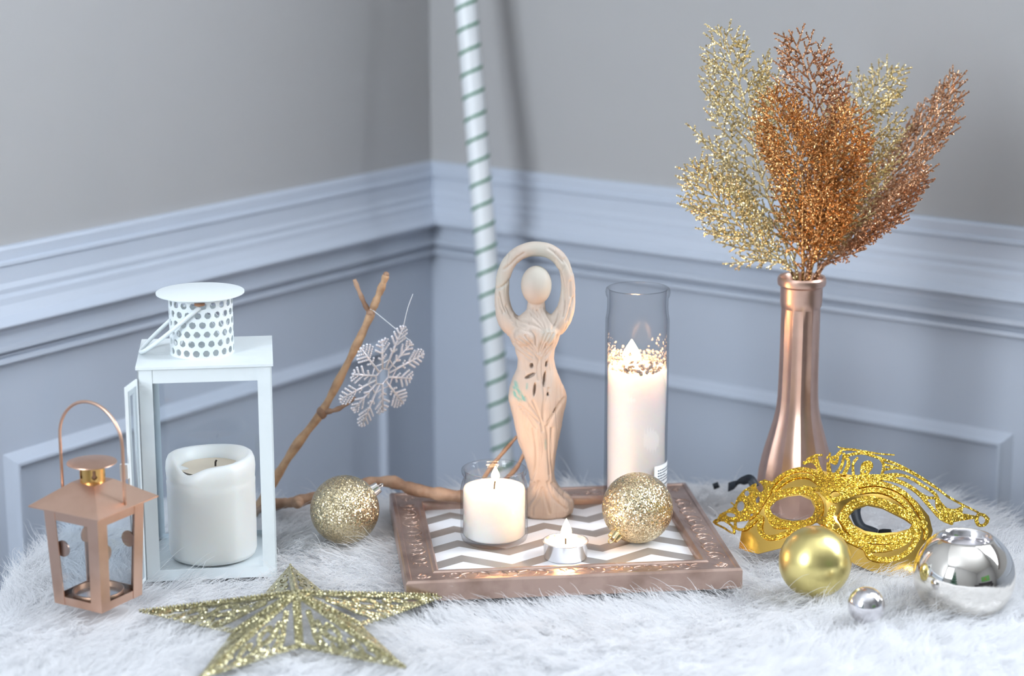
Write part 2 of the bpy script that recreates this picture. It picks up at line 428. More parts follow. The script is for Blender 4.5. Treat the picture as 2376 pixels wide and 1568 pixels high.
# chair rail, wainscot and panel mouldings on the two visible walls
RAIL_T, RAIL_B = .2445, .1235
PROF = [(0, 0), (.0055, .004), (.0070, .03), (.0072, .115), (.0105, .125), (.0110, .150), (.0088, .170), (.0100, .30), (.0125, .345), (.0125, .385), (.0155, .415), (.0165, .47),
        (.0215, .55), (.0285, .60), (.0300, .615), (.0300, .628), (.0120, .640), (.0118, .652), (.0160, .660), (.0160, .680), (.0115, .695), (.0115, .735), (.0150, .785), (.0185, .815), (.0190, .855), (.0170, .872),
        (.0105, .880), (.0105, .890), (.0140, .897), (.0140, .908), (.0105, .915), (.0150, .930), (.0155, .968), (.0130, .985), (0, 1)]
def along(wall, t, off, z):
    return rp(t, off, z) if wall == 'R' else rp(off, t, z)
def rail(name, wall, length):
    b = MB(); n = len(PROF); V = []; F = []
    for e in (0, 1):
        for dd, fz in PROF:
            t = dd if e == 0 else length            # mitred into the corner
            V.append(along(wall, t, dd, RAIL_T + (RAIL_B - RAIL_T) * fz))
    for i in range(n - 1): F.append((i, i + 1, n + i + 1, n + i))
    b.add(V, F)
    return struct(b.build(name, 'trim_paint'))
rail('trim_1', 'L', ROOM_L); rail('trim_2', 'R', 1.09)
def wainscot(name, wall, length):
    b = MB(); th = .004
    q = [along(wall, th if wall == 'R' else th, 0, 0), along(wall, length, 0, 0), along(wall, length, th, 0), along(wall, th, th, 0)]
    b.prism([(p.x, p.y, FLOOR_Z) for p in q], [(p.x, p.y, RAIL_B + .004) for p in q])
    return struct(b.build(name, 'trim_paint'))
wainscot('trim_3', 'L', ROOM_L); wainscot('trim_4', 'R', ROOM_R)
def panel_moulding(name, wall, t0, t1, z0, z1):
    """picture-frame moulding with a stepped profile, mitred at the corners"""
    pr = [(0, .004), (.003, .0065), (.008, .0105), (.011, .0140), (.014, .0140), (.0165, .0045), (.020, .004)]
    loops = []
    for inset, dep in pr:
        loops.append([along(wall, a, dep, z) for a, z in ((t0 + inset, z0 + inset), (t1 - inset, z0 + inset), (t1 - inset, z1 - inset), (t0 + inset, z1 - inset))])
    b = MB(); V = [p for l in loops for p in l]; F = []
    for i in range(len(loops) - 1):
        for k in range(4): F.append((i * 4 + k, i * 4 + (k + 1) % 4, (i + 1) * 4 + (k + 1) % 4, (i + 1) * 4 + k))
    b.add(V, F); return struct(b.build(name, 'trim_paint'))
panel_moulding('trim_5', 'L', .100, .722, -.52, .030)
panel_moulding('trim_6', 'L', .80, 1.42, -.52, .030)
panel_moulding('trim_7', 'R', .100, .800, -.52, .018)
panel_moulding('trim_8', 'R', .88, 1.60, -.52, .018)
for nm, wl, ln in (('baseboard_left', 'L', ROOM_L), ('baseboard_right', 'R', ROOM_R)):
    b = MB(); q = [along(wl, .016, 0, 0), along(wl, ln, 0, 0), along(wl, ln, .016, 0), along(wl, .016, .016, 0)]
    b.prism([(p.x, p.y, FLOOR_Z) for p in q], [(p.x, p.y, FLOOR_Z + .07) for p in q]); struct(b.build(nm, 'trim_paint'))

# ------------------------------------------------------------------ the rest of the room (mirrored in the silver holder)
mat('tree_green', (.035, .085, .06), .7, var=(30, (.06, .13, .09), .4, .6)); mat('sofa_cloth', (.06, .055, .06), .9); mat('banner_green', (.16, .42, .12), .7); mat('banner_red', (.6, .08, .06), .7); mat('tree_silver', (.8, .8, .85), .2, 1.0)
q = rp(.98, 2.28, FLOOR_Z)
tree = thing('christmas_tree', 'dark green Christmas tree mirrored in the round silver holder', 'tree', q)
MB().lathe([(.05, 0), (.05, .2), (.03, 1.3), (.003, 1.5)], 12).build('trunk', 'bark', tree)
for i in range(7):
    z0 = .18 + i * .19; r0 = .36 * (1 - i / 7.6); b = MB()
    b.lathe([(r0 * .15, .02), (r0, 0), (r0 * .97, .03), (r0 * .55, .14), (r0 * .12, .28)], 48, (0, 0, z0), fn=lambda r, z, a, i=i: r * (1 + .13 * math.sin(11 * a + i) + .06 * math.sin(23 * a + 2 * i)))
    b.build('bough_tier', 'tree_green', tree)
    for k in range(4):
        a = k * PI / 2 + i * .7; MB().sphere((r0 * .93 * math.cos(a), r0 * .93 * math.sin(a), z0 + .01), .022, 12, 8).build('hung_ball', 'tree_silver', tree, True)
sofa = thing('dark_sofa', 'dark upholstered sofa mirrored in the round silver holder', 'sofa', rp(3.40, 1.45, FLOOR_Z), RZ_R)
MB().box((0, 0, .22), (.80, 1.70, .28)).build('seat_base', 'sofa_cloth', sofa)
MB().box((.32, 0, .56), (.18, 1.70, .46)).build('backrest', 'sofa_cloth', sofa)
for y in (-.42, .42): MB().box((-.06, y, .42), (.62, .80, .13)).build('seat_cushion', 'sofa_cloth', sofa)
for y in (-.90, .90): MB().box((-.02, y, .32), (.78, .14, .50)).build('armrest', 'sofa_cloth', sofa)
for x in (-.32, .32):
    for y in (-.75, .75): MB().box((x, y, .04), (.05, .05, .08)).build('foot', 'sofa_cloth', sofa)
ban = thing('green_banner', 'green wall banner with a red dot mirrored in the round silver holder', 'banner', rp(3.895, 1.45, .30), RZ_R)
MB().box((-.006, 0, .32), (.010, 1.15, .64)).build('cloth', 'banner_green', ban)
dot = MB(); pp = [(.09 * math.cos(t), .09 * math.sin(t) + .32) for t in np.linspace(0, 2 * PI, 24, endpoint=False)]; dot.prism([(-.014, y, z) for y, z in pp], [(-.0112, y, z) for y, z in pp]); dot.build('red_dot', 'banner_red', ban)

# ------------------------------------------------------------------ table and fur throw
TC = np.array([.04, 1.62]); TH = math.radians(8); HX, HY, CR = .452, .362, .16
e1 = np.array([math.cos(TH), math.sin(TH)]); e2 = np.array([-math.sin(TH), math.cos(TH)])
tb = thing('side_table', 'dark wooden side table hidden under the white fur throw', 'table', (TC[0], TC[1], FLOOR_Z), TH)
MB().box((0, 0, -FLOOR_Z - .045), (2 * HX - .10, 2 * HY - .10, .03)).build('table_top', 'table_wood', tb)
for sx in (-1, 1):
    for sy in (-1, 1):
        MB().box((sx * (HX - .12), sy * (HY - .12), (-FLOOR_Z - .06) / 2), (.05, .05, -FLOOR_Z - .06)).build('leg', 'table_wood', tb)
def rrect(n=200):
    pts = []; segs = [((HX - CR, HY - CR), 0), ((-HX + CR, HY - CR), 90), ((-HX + CR, -HY + CR), 180), ((HX - CR, -HY + CR), 270)]
    for (c, a0) in segs:
        for k in range(15):
            a = math.radians(a0 + 90 * k / 14); pts.append((c[0] + CR * math.cos(a), c[1] + CR * math.sin(a)))
    P = np.array(pts + [pts[0]]); L = np.r_[0, np.cumsum(np.linalg.norm(np.diff(P, axis=0), axis=1))]
    q = np.linspace(0, L[-1], n, endpoint=False)
    return np.stack([np.interp(q, L, P[:, 0]), np.interp(q, L, P[:, 1])], 1)
def throw_height(wx, wy):
    return -.008 + .0022 * vnoise(wx, wy, 28, 3) + .0012 * vnoise(wx, wy, 70, 4)
def build_throw():
    ring = rrect(220); V = []; nr = 30; bend = .026
    for j in range(nr + 1):
        f = j / nr; V.append(np.c_[ring * f, np.zeros(len(ring))])
    for k in range(1, 6):
        a = PI / 2 * k / 5; sc = 1 + bend * math.sin(a) / .40
        V.append(np.c_[ring * sc, np.full(len(ring), -bend * (1 - math.cos(a)))])
    for k in range(1, 9):
        an = np.linspace(0, 2 * PI, len(ring), endpoint=False)
        sc = 1 + bend / .40 + .012 * np.sin(an * 17) * k / 8
        V.append(np.c_[ring * sc[:, None], np.full(len(ring), -bend - .035 * k)])
    n = len(ring); A = np.concatenate(V)
    W = TC + A[:, :1] * e1 + A[:, 1:2] * e2
    Z = A[:, 2] + throw_height(W[:, 0], W[:, 1])
    P = np.c_[W, Z]; F = []
    for j in range(1, len(V) - 1):
        for k in range(n): F.append((j * n + k, j * n + (k + 1) % n, (j + 1) * n + (k + 1) % n, (j + 1) * n + k))
    Fc = [(0, n + k, n + (k + 1) % n) for k in range(n)]
    return P, F + Fc
TP, TF = build_throw()
throw = thing('fur_throw', 'white long-haired faux fur throw draped over the table under everything', 'throw', (0, 0, 0))
mesh_obj('backing', TP.tolist(), TF, 'throw_backing', throw, True)
FOOT = []        # footprints that press the pile flat: ('r', cx, cy, hx, hy, rot) or ('c', cx, cy, r)

# ------------------------------------------------------------------ striped pole in the corner
p0 = np.array([-.0112, 2.355, -.0742]); p1 = np.array([-.0549, 2.445, .4616]); pd = (p1 - p0) / (p1[2] - p0[2])
PB = p0 + pd * (FLOOR_Z - p0[2]); PT = p0 + pd * (1.15 - p0[2])
pole = thing('striped_pole', 'tall white pole with thin green spiral stripes leaning in the corner', 'pole', tuple(PB))
PR = .0128
axis = Vector(PT - PB)
MB().tube([Vector((0, 0, 0)), axis * .25, axis * .5, axis * .75, axis], PR, 32).build('shaft', 'pole_white', pole, auto=50)
MB().sphere(axis, PR, 24, 12).build('end_cap', 'pole_white', pole, True)
ax = axis.normalized(); ua = Vector((1, 0, 0)); ua = (ua - ax * ua.dot(ax)).normalized(); wa = ax.cross(ua)
hb = MB(); hv = []; pitch = .0262; turns = axis.length / pitch; NS = int(turns * 36)
for i in range(NS + 1):
    an = 2 * PI * turns * i / NS + .6; base = ax * (axis.length * i / NS); dr = (ua * math.cos(an) + wa * math.sin(an))
    for dz, rr in ((-.0017, PR - .0002), (-.0017, PR + .0007), (.0017, PR + .0007), (.0017, PR - .0002)): hv.append(base + dr * rr + ax * dz)
hb.add(hv, [(i * 4 + k, i * 4 + (k + 1) % 4, i * 4 + 4 + (k + 1) % 4, i * 4 + 4 + k) for i in range(NS) for k in range(4)])
hb.build('spiral_stripe', 'ribbon_green', pole)

# ------------------------------------------------------------------ flames
def flame(parent, pos, h, r, power, name='flame', soft=1.2):
    pr = [(.001, 0), (r * .62, h * .10), (r * .95, h * .24), (r, h * .34), (r * .86, h * .5), (r * .55, h * .70), (r * .24, h * .88), (.0002, h)]
    f = MB().lathe(pr, 20).build(name, 'flame_core', parent, True, pos)
    l = bpy.data.lights.new('candle_light', 'POINT'); l.energy = power; l.color = (1.0, .50, .20); l.shadow_soft_size = r * soft
    o = bpy.data.objects.new('candle_light', l); COL.objects.link(o); o.parent = parent
    o.location = (pos[0], pos[1], pos[2] + h * .5); return f

# ------------------------------------------------------------------ picture-frame tray
TRA = np.array([-.0915, 1.6695]); TRO = math.radians(6.6); TW, TD, TRW, TZ, TTH = .2965, .2515, .0315, .0005, .0185
t1 = np.array([math.cos(TRO), math.sin(TRO)]); t2 = np.array([-math.sin(TRO), math.cos(TRO)])
TCN = TRA + t1 * TW / 2 + t2 * TD / 2
MATZ = TZ + .0095
FOOT.append(('r', TCN[0], TCN[1], TW / 2 - .012, TD / 2 - .012, TRO))
tray = thing('picture_frame_tray', 'copper picture frame with embossed scrolls laid flat as candle tray, chevron insert', 'picture frame', (TCN[0], TCN[1], TZ), TRO)
MB().box((0, 0, .003), (TW - .03, TD - .03, .003)).build('backing_board', 'table_wood', tray)
MB().box((0, 0, .007), (TW - 2 * TRW + .012, TD - 2 * TRW + .012, .005)).build('chevron_insert', 'chevron_print', tray)
RAILP = [(0, 0), (0, .0165), (.0015, .0185), (.0045, .0185), (.0055, .0172), (.0250, .0165), (.0262, .0178), (.0290, .0178), (.0305, .0160), (.0315, .0125), (.0315, .0085), (.02, .002)]
def rail_piece(L, rot, cx, cy):
    """one mitred rail, running along local x of length L, outside edge at y=0 growing inwards"""
    root = None; V = []; F = []; n = len(RAILP)
    for e in (-1, 1):
        for ins, z in RAILP: V.append((e * (L / 2 - ins), ins, z))
    for i in range(n): F.append((i, (i + 1) % n, n + (i + 1) % n, n + i))
    F += [tuple(range(n)), tuple(range(2 * n - 1, n - 1, -1))]
    M = Matrix.Translation((cx, cy, 0)) @ Matrix.Rotation(rot, 4, 'Z')
    o = mesh_obj('rail', V, [f[::-1] for f in F], 'frame_copper', tray, auto=25); o.matrix_local = M
    # embossed leaves and scrolls on the flat of the rail
    b = MB(); x = -L / 2 + .034; k = 0
    def stroke(pts, r0, r1):
        sm = smoothline([(px, py, .0166) for px, py in pts], 4); m = len(sm)
        b.tube(sm, [max(.00025, (r0 + (r1 - r0) * i / (m - 1)) * (.55 + .45 * math.sin(PI * min(1, .15 + i / (m - 1) * .85)))) for i in range(m)], 5)
    while x < L / 2 - .04:
        s = 1 if k % 2 == 0 else -1; yc = .0153
        f = lambda a, c: (x + a, yc + s * c)
        stroke([f(0, -.006), f(.006, -.0075), f(.012, -.005), f(.015, 0), f(.013, .005), f(.009, .0065), f(.006, .004), f(.0075, .0015)], .0013, .0009)
        stroke([f(.001, .006), f(.004, .002), f(.005, -.002), f(.003, -.0055)], .0010, .0006)
        stroke([f(.014, .001), f(.019, .005), f(.023, .0065)], .0012, .0005)
        stroke([f(.014, -.002), f(.020, -.0005), f(.0245, -.0025)], .0012, .0005)
        stroke([f(.012, -.005), f(.017, -.006), f(.022, -.0075)], .0011, .0005)
        stroke([f(-.002, -.001), f(.0005, .001), f(.001, .004)], .0008, .0004)
        x += .0255; k += 1
    b.build('scroll_relief', 'frame_copper', o, True)
    for e in (-1, 1):           # corner leaf
        c = MB(); xx = e * (L / 2 - .016)
        for an in (-50, -15, 20, 55):
            a = math.radians(an + 90)
            c.tube([(xx, .010, .0165), (xx + .006 * math.cos(a), .010 + .006 * math.sin(a), .0168), (xx + .011 * math.cos(a), .010 + .011 * math.sin(a), .0162)], [.0006, .0012, .0003], 5)
        c.build('corner_leaf', 'frame_copper', o, True)
rail_piece(TW, 0, 0, -TD / 2); rail_piece(TW, PI, 0, TD / 2); rail_piece(TD, PI / 2, TW / 2, 0); rail_piece(TD, -PI / 2, -TW / 2, 0)

# ------------------------------------------------------------------ jar candle
MZ = TZ + .0097
jar = thing('jar_candle', 'lit white candle in a short clear glass jar beside the figurine', 'candle', (-.0165, 1.803, MZ))
JR = .0312
MB().lathe([(.004, .0), (.026, 0), (JR - .001, .003), (JR, .007), (JR, .050), (JR - .0012, .056), (.0282, .0605), (.0280, .0635), (.0298, .0655), (.0302, .0675), (.0300, .0695), (.0288, .0703),
            (.0276, .0690), (.0268, .0640), (.0268, .0605), (JR - .0035, .056), (JR - .0022, .050), (JR - .0022, .0075), (.026, .0050), (.002, .0050)], 64).build('jar', 'jar_glass', jar, True)
MB().lathe([(.002, .0054), (.0260, .0054), (.0287, .008), (.0287, .0495), (.0279, .0520), (.0265, .0516), (.018, .0500), (.006, .0494), (.0004, .0494)], 56).build('wax', 'wax', jar, True)
MB().tube([(0, .002, .049), (.0004, .002, .054), (.0012, .002, .0585)], .0007, 6).build('wick', 'wick', jar)
flame(jar, (.0012, .002, .0575), .014, .0040, .50)

# ------------------------------------------------------------------ tall glass candle
tall = thing('tall_glass_candle', 'tall lit white candle in a clear glass cylinder with a small label', 'candle', (.1186, 1.884, MZ))
TR = .0302; TZT = .2225
MB().lathe([(.004, 0), (.026, 0), (TR - .0006, .003), (TR, .008), (TR, .192), (TR - .0008, .197), (.0288, .203), (.0288, .2125), (.0300, .2150), (.0306, .2185), (.0300, .2215), (.0285, TZT),
            (.0272, .2205), (.0268, .2120), (.0268, .2030), (TR - .0028, .197), (TR - .0018, .192), (TR - .0018, .010), (.026, .006), (.002, .006)], 64).build('cylinder_glass', 'hazy_glass', tall, True)
def wob(r, z, a):
    if r < .02 or z < .01: return r
    return r + .0004 * math.sin(3 * a + z * 60) - .0012 * max(0, math.cos(a - 3.3)) * (1 if z < .11 else .3)
MB().lathe([(.002, .0065), (.026, .0065), (.0280, .010), (.0282, .04), (.0282, .08), (.0282, .12), (.0282, .1435), (.0278, .1462), (.0262, .1458), (.018, .1425), (.008, .1405), (.0004, .1400)], 56, fn=wob).build('wax', 'wax_tall', tall, True)
MB().tube([(-.005, 0, .139), (-.0054, 0, .146), (-.0048, 0, .150)], .0008, 6).build('wick', 'wick', tall)
flame(tall, (-.0052, 0, .1475), .0250, .0088, .66, soft=1.2)
# wax splashed up the inside of the glass
fr = MB(); rr = random.Random(3)
for i in range(520):
    a = rr.uniform(0, 2 * PI); hh = .1455 + abs(rr.gauss(0, 1)) * .0105 * (1.15 + .6 * math.sin(2 * a + 1.2))
    if hh > .178: continue
    sz = rr.uniform(.0004, .0019) * (1.25 - .7 * (hh - .147) / .034); R0 = TR - .0024
    n = 7; V = []
    for k in range(n):
        q = 2 * PI * k / n; rd = sz * rr.uniform(.6, 1.2); aa = a + rd * math.cos(q) * 1.2 / R0
        V.append((R0 * math.cos(aa), R0 * math.sin(aa), hh + rd * math.sin(q)))
    V.append(((R0 - .0003) * math.cos(a), (R0 - .0003) * math.sin(a), hh))
    fr.add(V, [(k, (k + 1) % n, n) for k in range(n)] + [tuple(range(n - 1, -1, -1))])
sp = fr.build('wax_splashes', 'wax_film', tall, True); sp['kind'] = 'stuff'
# label on the outside of the glass, lower right
def curved_patch(b, a0, a1, z0, z1, R, th=.00018, seg=14):
    V = []; 
    for i in range(seg + 1):
        a = a0 + (a1 - a0) * i / seg
        for r, z in ((R, z0), (R, z1), (R + th, z1), (R + th, z0)): V.append((r * math.cos(a), r * math.sin(a), z))
    F = [(i * 4 + k, i * 4 + 4 + k, i * 4 + 4 + (k + 1) % 4, i * 4 + (k + 1) % 4) for i in range(seg) for k in range(4)] + [(0, 1, 2, 3), (seg * 4 + 3, seg * 4 + 2, seg * 4 + 1, seg * 4)]
    b.add(V, F)
lab = MB(); A0, A1 = math.radians(-57), math.radians(-2)
curved_patch(lab, A0, A1, .006, .054, TR + .0001); lo = lab.build('label', 'label_white', tall, True)
ink = MB(); zz = .0485; rr = random.Random(5)
for ln in range(7):
    a = A0 + .14; end = A1 - .06 - (.30 if ln in (2, 6) else 0)
    while a < end:
        w = rr.uniform(.03, .09); curved_patch(ink, a, min(a + w, end), zz, zz + (.0011 if ln < 5 else .0014), TR + .0003, .0001, 3); a += w + .025
    zz -= .0027 + (.0020 if ln in (4,) else 0)
ink.build('printed_text', 'print_ink', lo)
lg = MB()
for i in range(6): curved_patch(lg, A0 + .34 + .02 * i, A0 + .34 + .02 * i + .05, .0165 + .0014 * i, .0205 + .0012 * i, TR + .0003, .0001, 2)
curved_patch(lg, A0 + .30, A0 + .50, .0150, .0170, TR + .0003, .0001, 4)
lg.build('printed_emblem', 'print_green', lo)

# ------------------------------------------------------------------ tealight
tea = thing('tealight', 'lit tealight in a silver metal cup at the front of the tray', 'candle', (.0485, 1.757, MZ))
MB().lathe([(.002, 0), (.0185, 0), (.0197, .0012), (.0200, .0150), (.0207, .0156), (.0208, .0162), (.0200, .0164), (.0194, .0158), (.0192, .0020), (.002, .0012)], 56).build('metal_cup', 'aluminium', tea, True)
MB().lathe([(.002, .0014), (.0190, .0018), (.0190, .0138), (.0180, .0132), (.012, .0128), (.0004, .0126)], 40).build('wax', 'wax', tea, True)
MB().tube([(0, 0, .0125), (0, 0, .0185), (.0008, 0, .0205)], .0007, 6).build('wick', 'wick', tea)
flame(tea, (.0006, 0, .0185), .0185, .0050, .36)

# ------------------------------------------------------------------ ornaments
def ornament(name, label, cat, c, r, m, capdir=None, capm='cap_gold', group=None):
    root = thing(name, label, cat, (c[0], c[1], c[2] - r), 0., group)
    MB().sphere((0, 0, r), r, 96, 64).build('ball', m, root, True)
    if capdir is not None:
        d = Vector(capdir).normalized(); M = Matrix.Translation(Vector((0, 0, r)) + d * (r * .975)) @ d.to_track_quat('Z', 'Y').to_matrix().to_4x4()
        b = MB(); k = r / .0325
        b.lathe([(.0055 * k, -.001), (.0060 * k, 0), (.0056 * k, .0015 * k), (.0052 * k, .0058 * k), (.0048 * k, .0066 * k), (.001, .0068 * k)], 32,
                fn=lambda rr, z, a: rr * (1 + .06 * math.cos(10 * a)))
        o = b.build('cap', capm, root, auto=35); o.matrix_local = M
        lp = MB(); lp.tube([(.0032 * k * math.cos(t), 0, .0078 * k + .0034 * k * math.sin(t)) for t in np.linspace(-.7, PI + .7, 16)], .0006 * k, 6)
        q = lp.build('hanging_loop', capm, o, True)
        fr2 = MB()
        for j in range(10):
            a = 2 * PI * j / 10; fr2.box((.0064 * k * math.cos(a), .0064 * k * math.sin(a), -.0006 * k), (.0022 * k, .0016 * k, .0012 * k), a)
        fr2.build('cap_teeth', capm, o)
    return root
def at(u, v, Y):
    x = (u - 1188) / FPX; y = (784 - v) / FPX; c, s_ = math.cos(PITCH), math.sin(PITCH)
    t = Y / (c + y * s_); return Vector((t * x, Y, CAM_H + t * (-s_ + y * c)))
c1 = at(800, 1182, 1.835); ornament('glitter_bauble', 'gold glitter bauble on the fur in front of the branch', 'ornament', c1, .0325, 'glitter_gold', (.82, .25, .50), 'cap_silver', 'gold glitter baubles')
FOOT.append(('c', c1.x, c1.y, .02))
c2 = at(1479, 1178, 1.800); c2.z = MZ + .0328; ornament('glitter_bauble', 'gold glitter bauble on the tray leaning by the tall glass candle', 'ornament', c2, .0328, 'glitter_gold', (-.62, -.50, -.62), 'cap_gold', 'gold glitter baubles')
c3 = at(1891, 1303, 1.694); ornament('satin_bauble', 'plain satin gold bauble on the fur in front of the mask', 'ornament', c3, .0316, 'gold_matte')
FOOT.append(('c', c3.x, c3.y, .018))
c4 = at(2010, 1404, 1.630); ornament('silver_bauble', 'tiny shiny silver bauble on the fur beside the round silver holder', 'ornament', c4, .0157, 'silver_soft', (.2, .1, -.97), 'cap_silver')
FOOT.append(('c', c4.x, c4.y, .008))

# ------------------------------------------------------------------ round silver candle holder
cs = at(2237, 1333, 1.672); SR = .0436; zc = .0385
hold = thing('round_candle_holder', 'round mirror-silver candle holder with an open top beside the mask', 'candle holder', (cs.x, cs.y, cs.z - zc))
pr = []
a0 = -math.acos(.022 / SR)
for i in range(41):
    a = -1.05 + (1.05 + .995) * i / 40
    pr.append((SR * math.cos(a), zc + SR * .95 * math.sin(a)))
rim = pr[-1]
body = [(.002, pr[0][1])] + pr + [(rim[0] - .0012, rim[1] + .0003), (rim[0] - .0018, rim[1] - .0006)]
MB().lathe(body, 96, caps=False).build('body', 'silver', hold, True)
MB().lathe([(rim[0] - .0018, rim[1] - .0006), (rim[0] - .0032, rim[1] - .002), (rim[0] - .0042, rim[1] - .0095), (.0003, rim[1] - .0100)], 72, caps=False).build('candle_cup', 'silver_soft', hold, auto=50)
FOOT.append(('c', cs.x, cs.y, .026))

# ------------------------------------------------------------------ ribbed copper vase
vz = at(1857, 645, 1.932)
vase = thing('ribbed_vase', 'rose copper bottle vase with vertical ribs behind the gold mask', 'vase', (.2795, 1.932, -.004))
FOOT.append(('c', .2795, 1.932, .034))
vr = lambda px, y: px / 2 / 2390.
VP = [(.028, 0), (.0335, .002), (.0362, .008), (.0375, .020), (.0374, .032), (.0362, .044), (.0335, .058), (.0300, .071), (.0262, .084), (.0232, .095), (.0210, .106), (.0199, .118), (.0194, .135), (.0191, .160), (.0190, .190), (.0190, .2065),
      (.0197, .2085), (.0202, .214), (.0203, .226), (.0206, .2275), (.0230, .2295), (.0235, .2325), (.0233, .2355), (.0222, .2375), (.0205, .2368), (.0190, .233), (.0180, .222), (.0172, .19), (.0170, .12), (.018, .10), (.002, .098)]
def flute(r, z, a):
    k = max(0, min(1, (.209 - z) / .008)) * max(0, min(1, (z - .003) / .01))
    if r < .0185 and z > .09 : return r
    n = 12; ph = (a * n / (2 * PI)) % 1.0
    return r * (1 - .075 * k * math.sin(PI * ph)) if r > .0186 else r
MB().lathe(VP, 144, fn=flute).build('bottle', 'vase_rose', vase, auto=24)

# ------------------------------------------------------------------ glitter sprays in the vase
VX, VY, VTOP = .2795, 1.932, .2335
zs = lambda x, y: (1580 + x * .4082, 40 + y * .4082)
def spray(name, label, pts, m, depth, roll, width, seed, nb=26, dens=1.0, arch=.0):
    """pts: crop coordinates tip -> mouth; depth: how far (m) the tip stands off the vase plane towards the camera (negative: nearer)"""
    r = random.Random(seed); n = len(pts)
    W = []
    for i, (x, y) in enumerate(pts):
        f = 1 - i / (n - 1); u, v = zs(x, y); W.append(at(u, v, VY + depth * f ** 1.2))
    W[-1] = Vector((VX + (W[-1].x - VX) * .8, VY + r.uniform(-.006, .006), VTOP - .004)); W.append(Vector((VX + (W[-1].x - VX) * .4, VY, VTOP - .09)))
    path = smoothline(W[::-1], 14)
    root = thing(name, label, 'glitter spray', (VX, VY, VTOP - .09), 0., 'glitter sprays in the vase')
    off = Vector((VX, VY, VTOP - .09)); path = [p - off for p in path]
    L = [0]
    for i in range(1, len(path)): L.append(L[-1] + (path[i] - path[i - 1]).length)
    tot = L[-1]
    MB().tube(path[::2] + ([path[-1]] if len(path) % 2 == 0 else []), [.0017 * (1 - .65 * i / (len(path[::2]))) for i in range(len(path[::2]) + (1 if len(path) % 2 == 0 else 0))], 6).build('stem', m, root, True)
    def sample(d):
        for i in range(1, len(path)):
            if L[i] >= d:
                t = (d - L[i - 1]) / (L[i] - L[i - 1] + 1e-9); return path[i - 1].lerp(path[i], t), (path[i] - path[i - 1]).normalized()
        return path[-1], (path[-1] - path[-2]).normalized()
    b = MB()
    view = Vector((0, -1, .25)).normalized()
    def needle(p, d, l, rad, nrm):
        d = d.normalized(); u = d.orthogonal().normalized(); w = d.cross(u)
        k = [p + u * rad * .55, p + (u * -.5 + w * .87) * rad * .55, p + (u * -.5 - w * .87) * rad * .55]
        mid = p + d * l * .55
        k2 = [mid + u * rad, mid + (u * -.5 + w * .87) * rad, mid + (u * -.5 - w * .87) * rad]
        b.add(k + k2 + [p + d * l], [(0, 1, 4, 3), (1, 2, 5, 4), (2, 0, 3, 5), (3, 4, 6), (4, 5, 6), (5, 3, 6)])
    d0 = .097; sg = 1
    def rnd(k): return Vector((r.uniform(-k, k), r.uniform(-k, k), r.uniform(-k, k)))
    def twiglet(p, d, l, pn, sub=True):
        # a scaly twig: tapering axis with stubby scales, the longer ones forking once more
        d = d.normalized(); inpl = d.cross(pn).normalized(); needle(p, d, l, .00105, pn); n3 = max(1, int(l / .0036))
        for j in range(n3):
            g = (j + .45) / n3
            for s3 in (-1, 1):
                if sub and l > .0105 and g < .72 and (j + (s3 > 0)) % 2 == 0:
                    twiglet(p + d * l * g, d * .80 + inpl * s3 * .60 + pn * r.uniform(-.15, .15), l * .46 * (1.15 - .5 * g), pn, False)
                else:
                    nd = (d * .86 + inpl * s3 * .50 + pn * r.uniform(-.3, .3)).normalized()
                    needle(p + d * l * g, nd, .0026 * (1 - .3 * g) * r.uniform(.75, 1.2), .00075, pn)
    for k in range(nb):
        f = k / (nb - 1); d = d0 + (tot - d0 - .012) * f ** .95
        p, t = sample(d)
        nrm = view - t * view.dot(t); nrm.normalize(); side = t.cross(nrm)
        plane = (side * math.cos(roll) + nrm * math.sin(roll)).normalized(); pn = t.cross(plane)
        sg = -sg
        bl = width * (math.sin(PI * (.06 + .80 * (1 - f) ** 1.05)) ** .85) * r.uniform(.75, 1.15) * (.4 if f < .05 else 1)
        bl = min(max(bl, .009), (tot - d) * .52 + .007)
        ang = math.radians(r.uniform(34, 48))
        cur = (t * math.cos(ang) + plane * sg * math.sin(ang)).normalized(); q = p
        if bl < .013: twiglet(p, cur, bl, pn, False); continue
        steps = max(3, int(bl / .0046)); st = bl / steps; s2 = r.choice((-1, 1)); br_pts = [p.copy()]
        for j in range(steps):
            g = j / steps
            cur = (cur + t * .030 + rnd(.035)).normalized(); inpl = cur.cross(pn).normalized()
            if j > 0:
                s2 = -s2; l2 = (.0115 * math.sin(PI * (.22 + .72 * g)) + .0028) * r.uniform(.7, 1.15) * min(1, bl / .04 + .35)
                a2 = math.radians(r.uniform(34, 48)); d2 = cur * math.cos(a2) + inpl * s2 * math.sin(a2) + pn * r.uniform(-.16, .16)
                twiglet(q, d2, l2, pn, l2 > .0112)
            q = q + cur * st; br_pts.append(q.copy())
        b.tube(br_pts, [.00105 * (1 - .4 * i / len(br_pts)) for i in range(len(br_pts))], 4)
        twiglet(q, cur, .0075, pn, False)
    p, t = path[-1], (path[-1] - path[-2]).normalized(); twiglet(p - t * .013, t, .013, view)
    o = b.build('needles', m, root); o['kind'] = 'stuff'
    return root
spray('glitter_spray', 'pale gold glitter spray with the tallest tip, over the copper vase', [(210, 40), (270, 215), (340, 400), (388, 600), (425, 800), (490, 1010), (590, 1280), (660, 1470)], 'glitter_spray_gold', .015, .22, .082, 11, 35)
spray('glitter_spray', 'pale gold glitter spray arching lowest towards the tall glass candle', [(48, 800), (120, 920), (220, 1060), (340, 1190), (470, 1320), (640, 1475)], 'glitter_spray_gold', -.02, .40, .056, 12, 31)
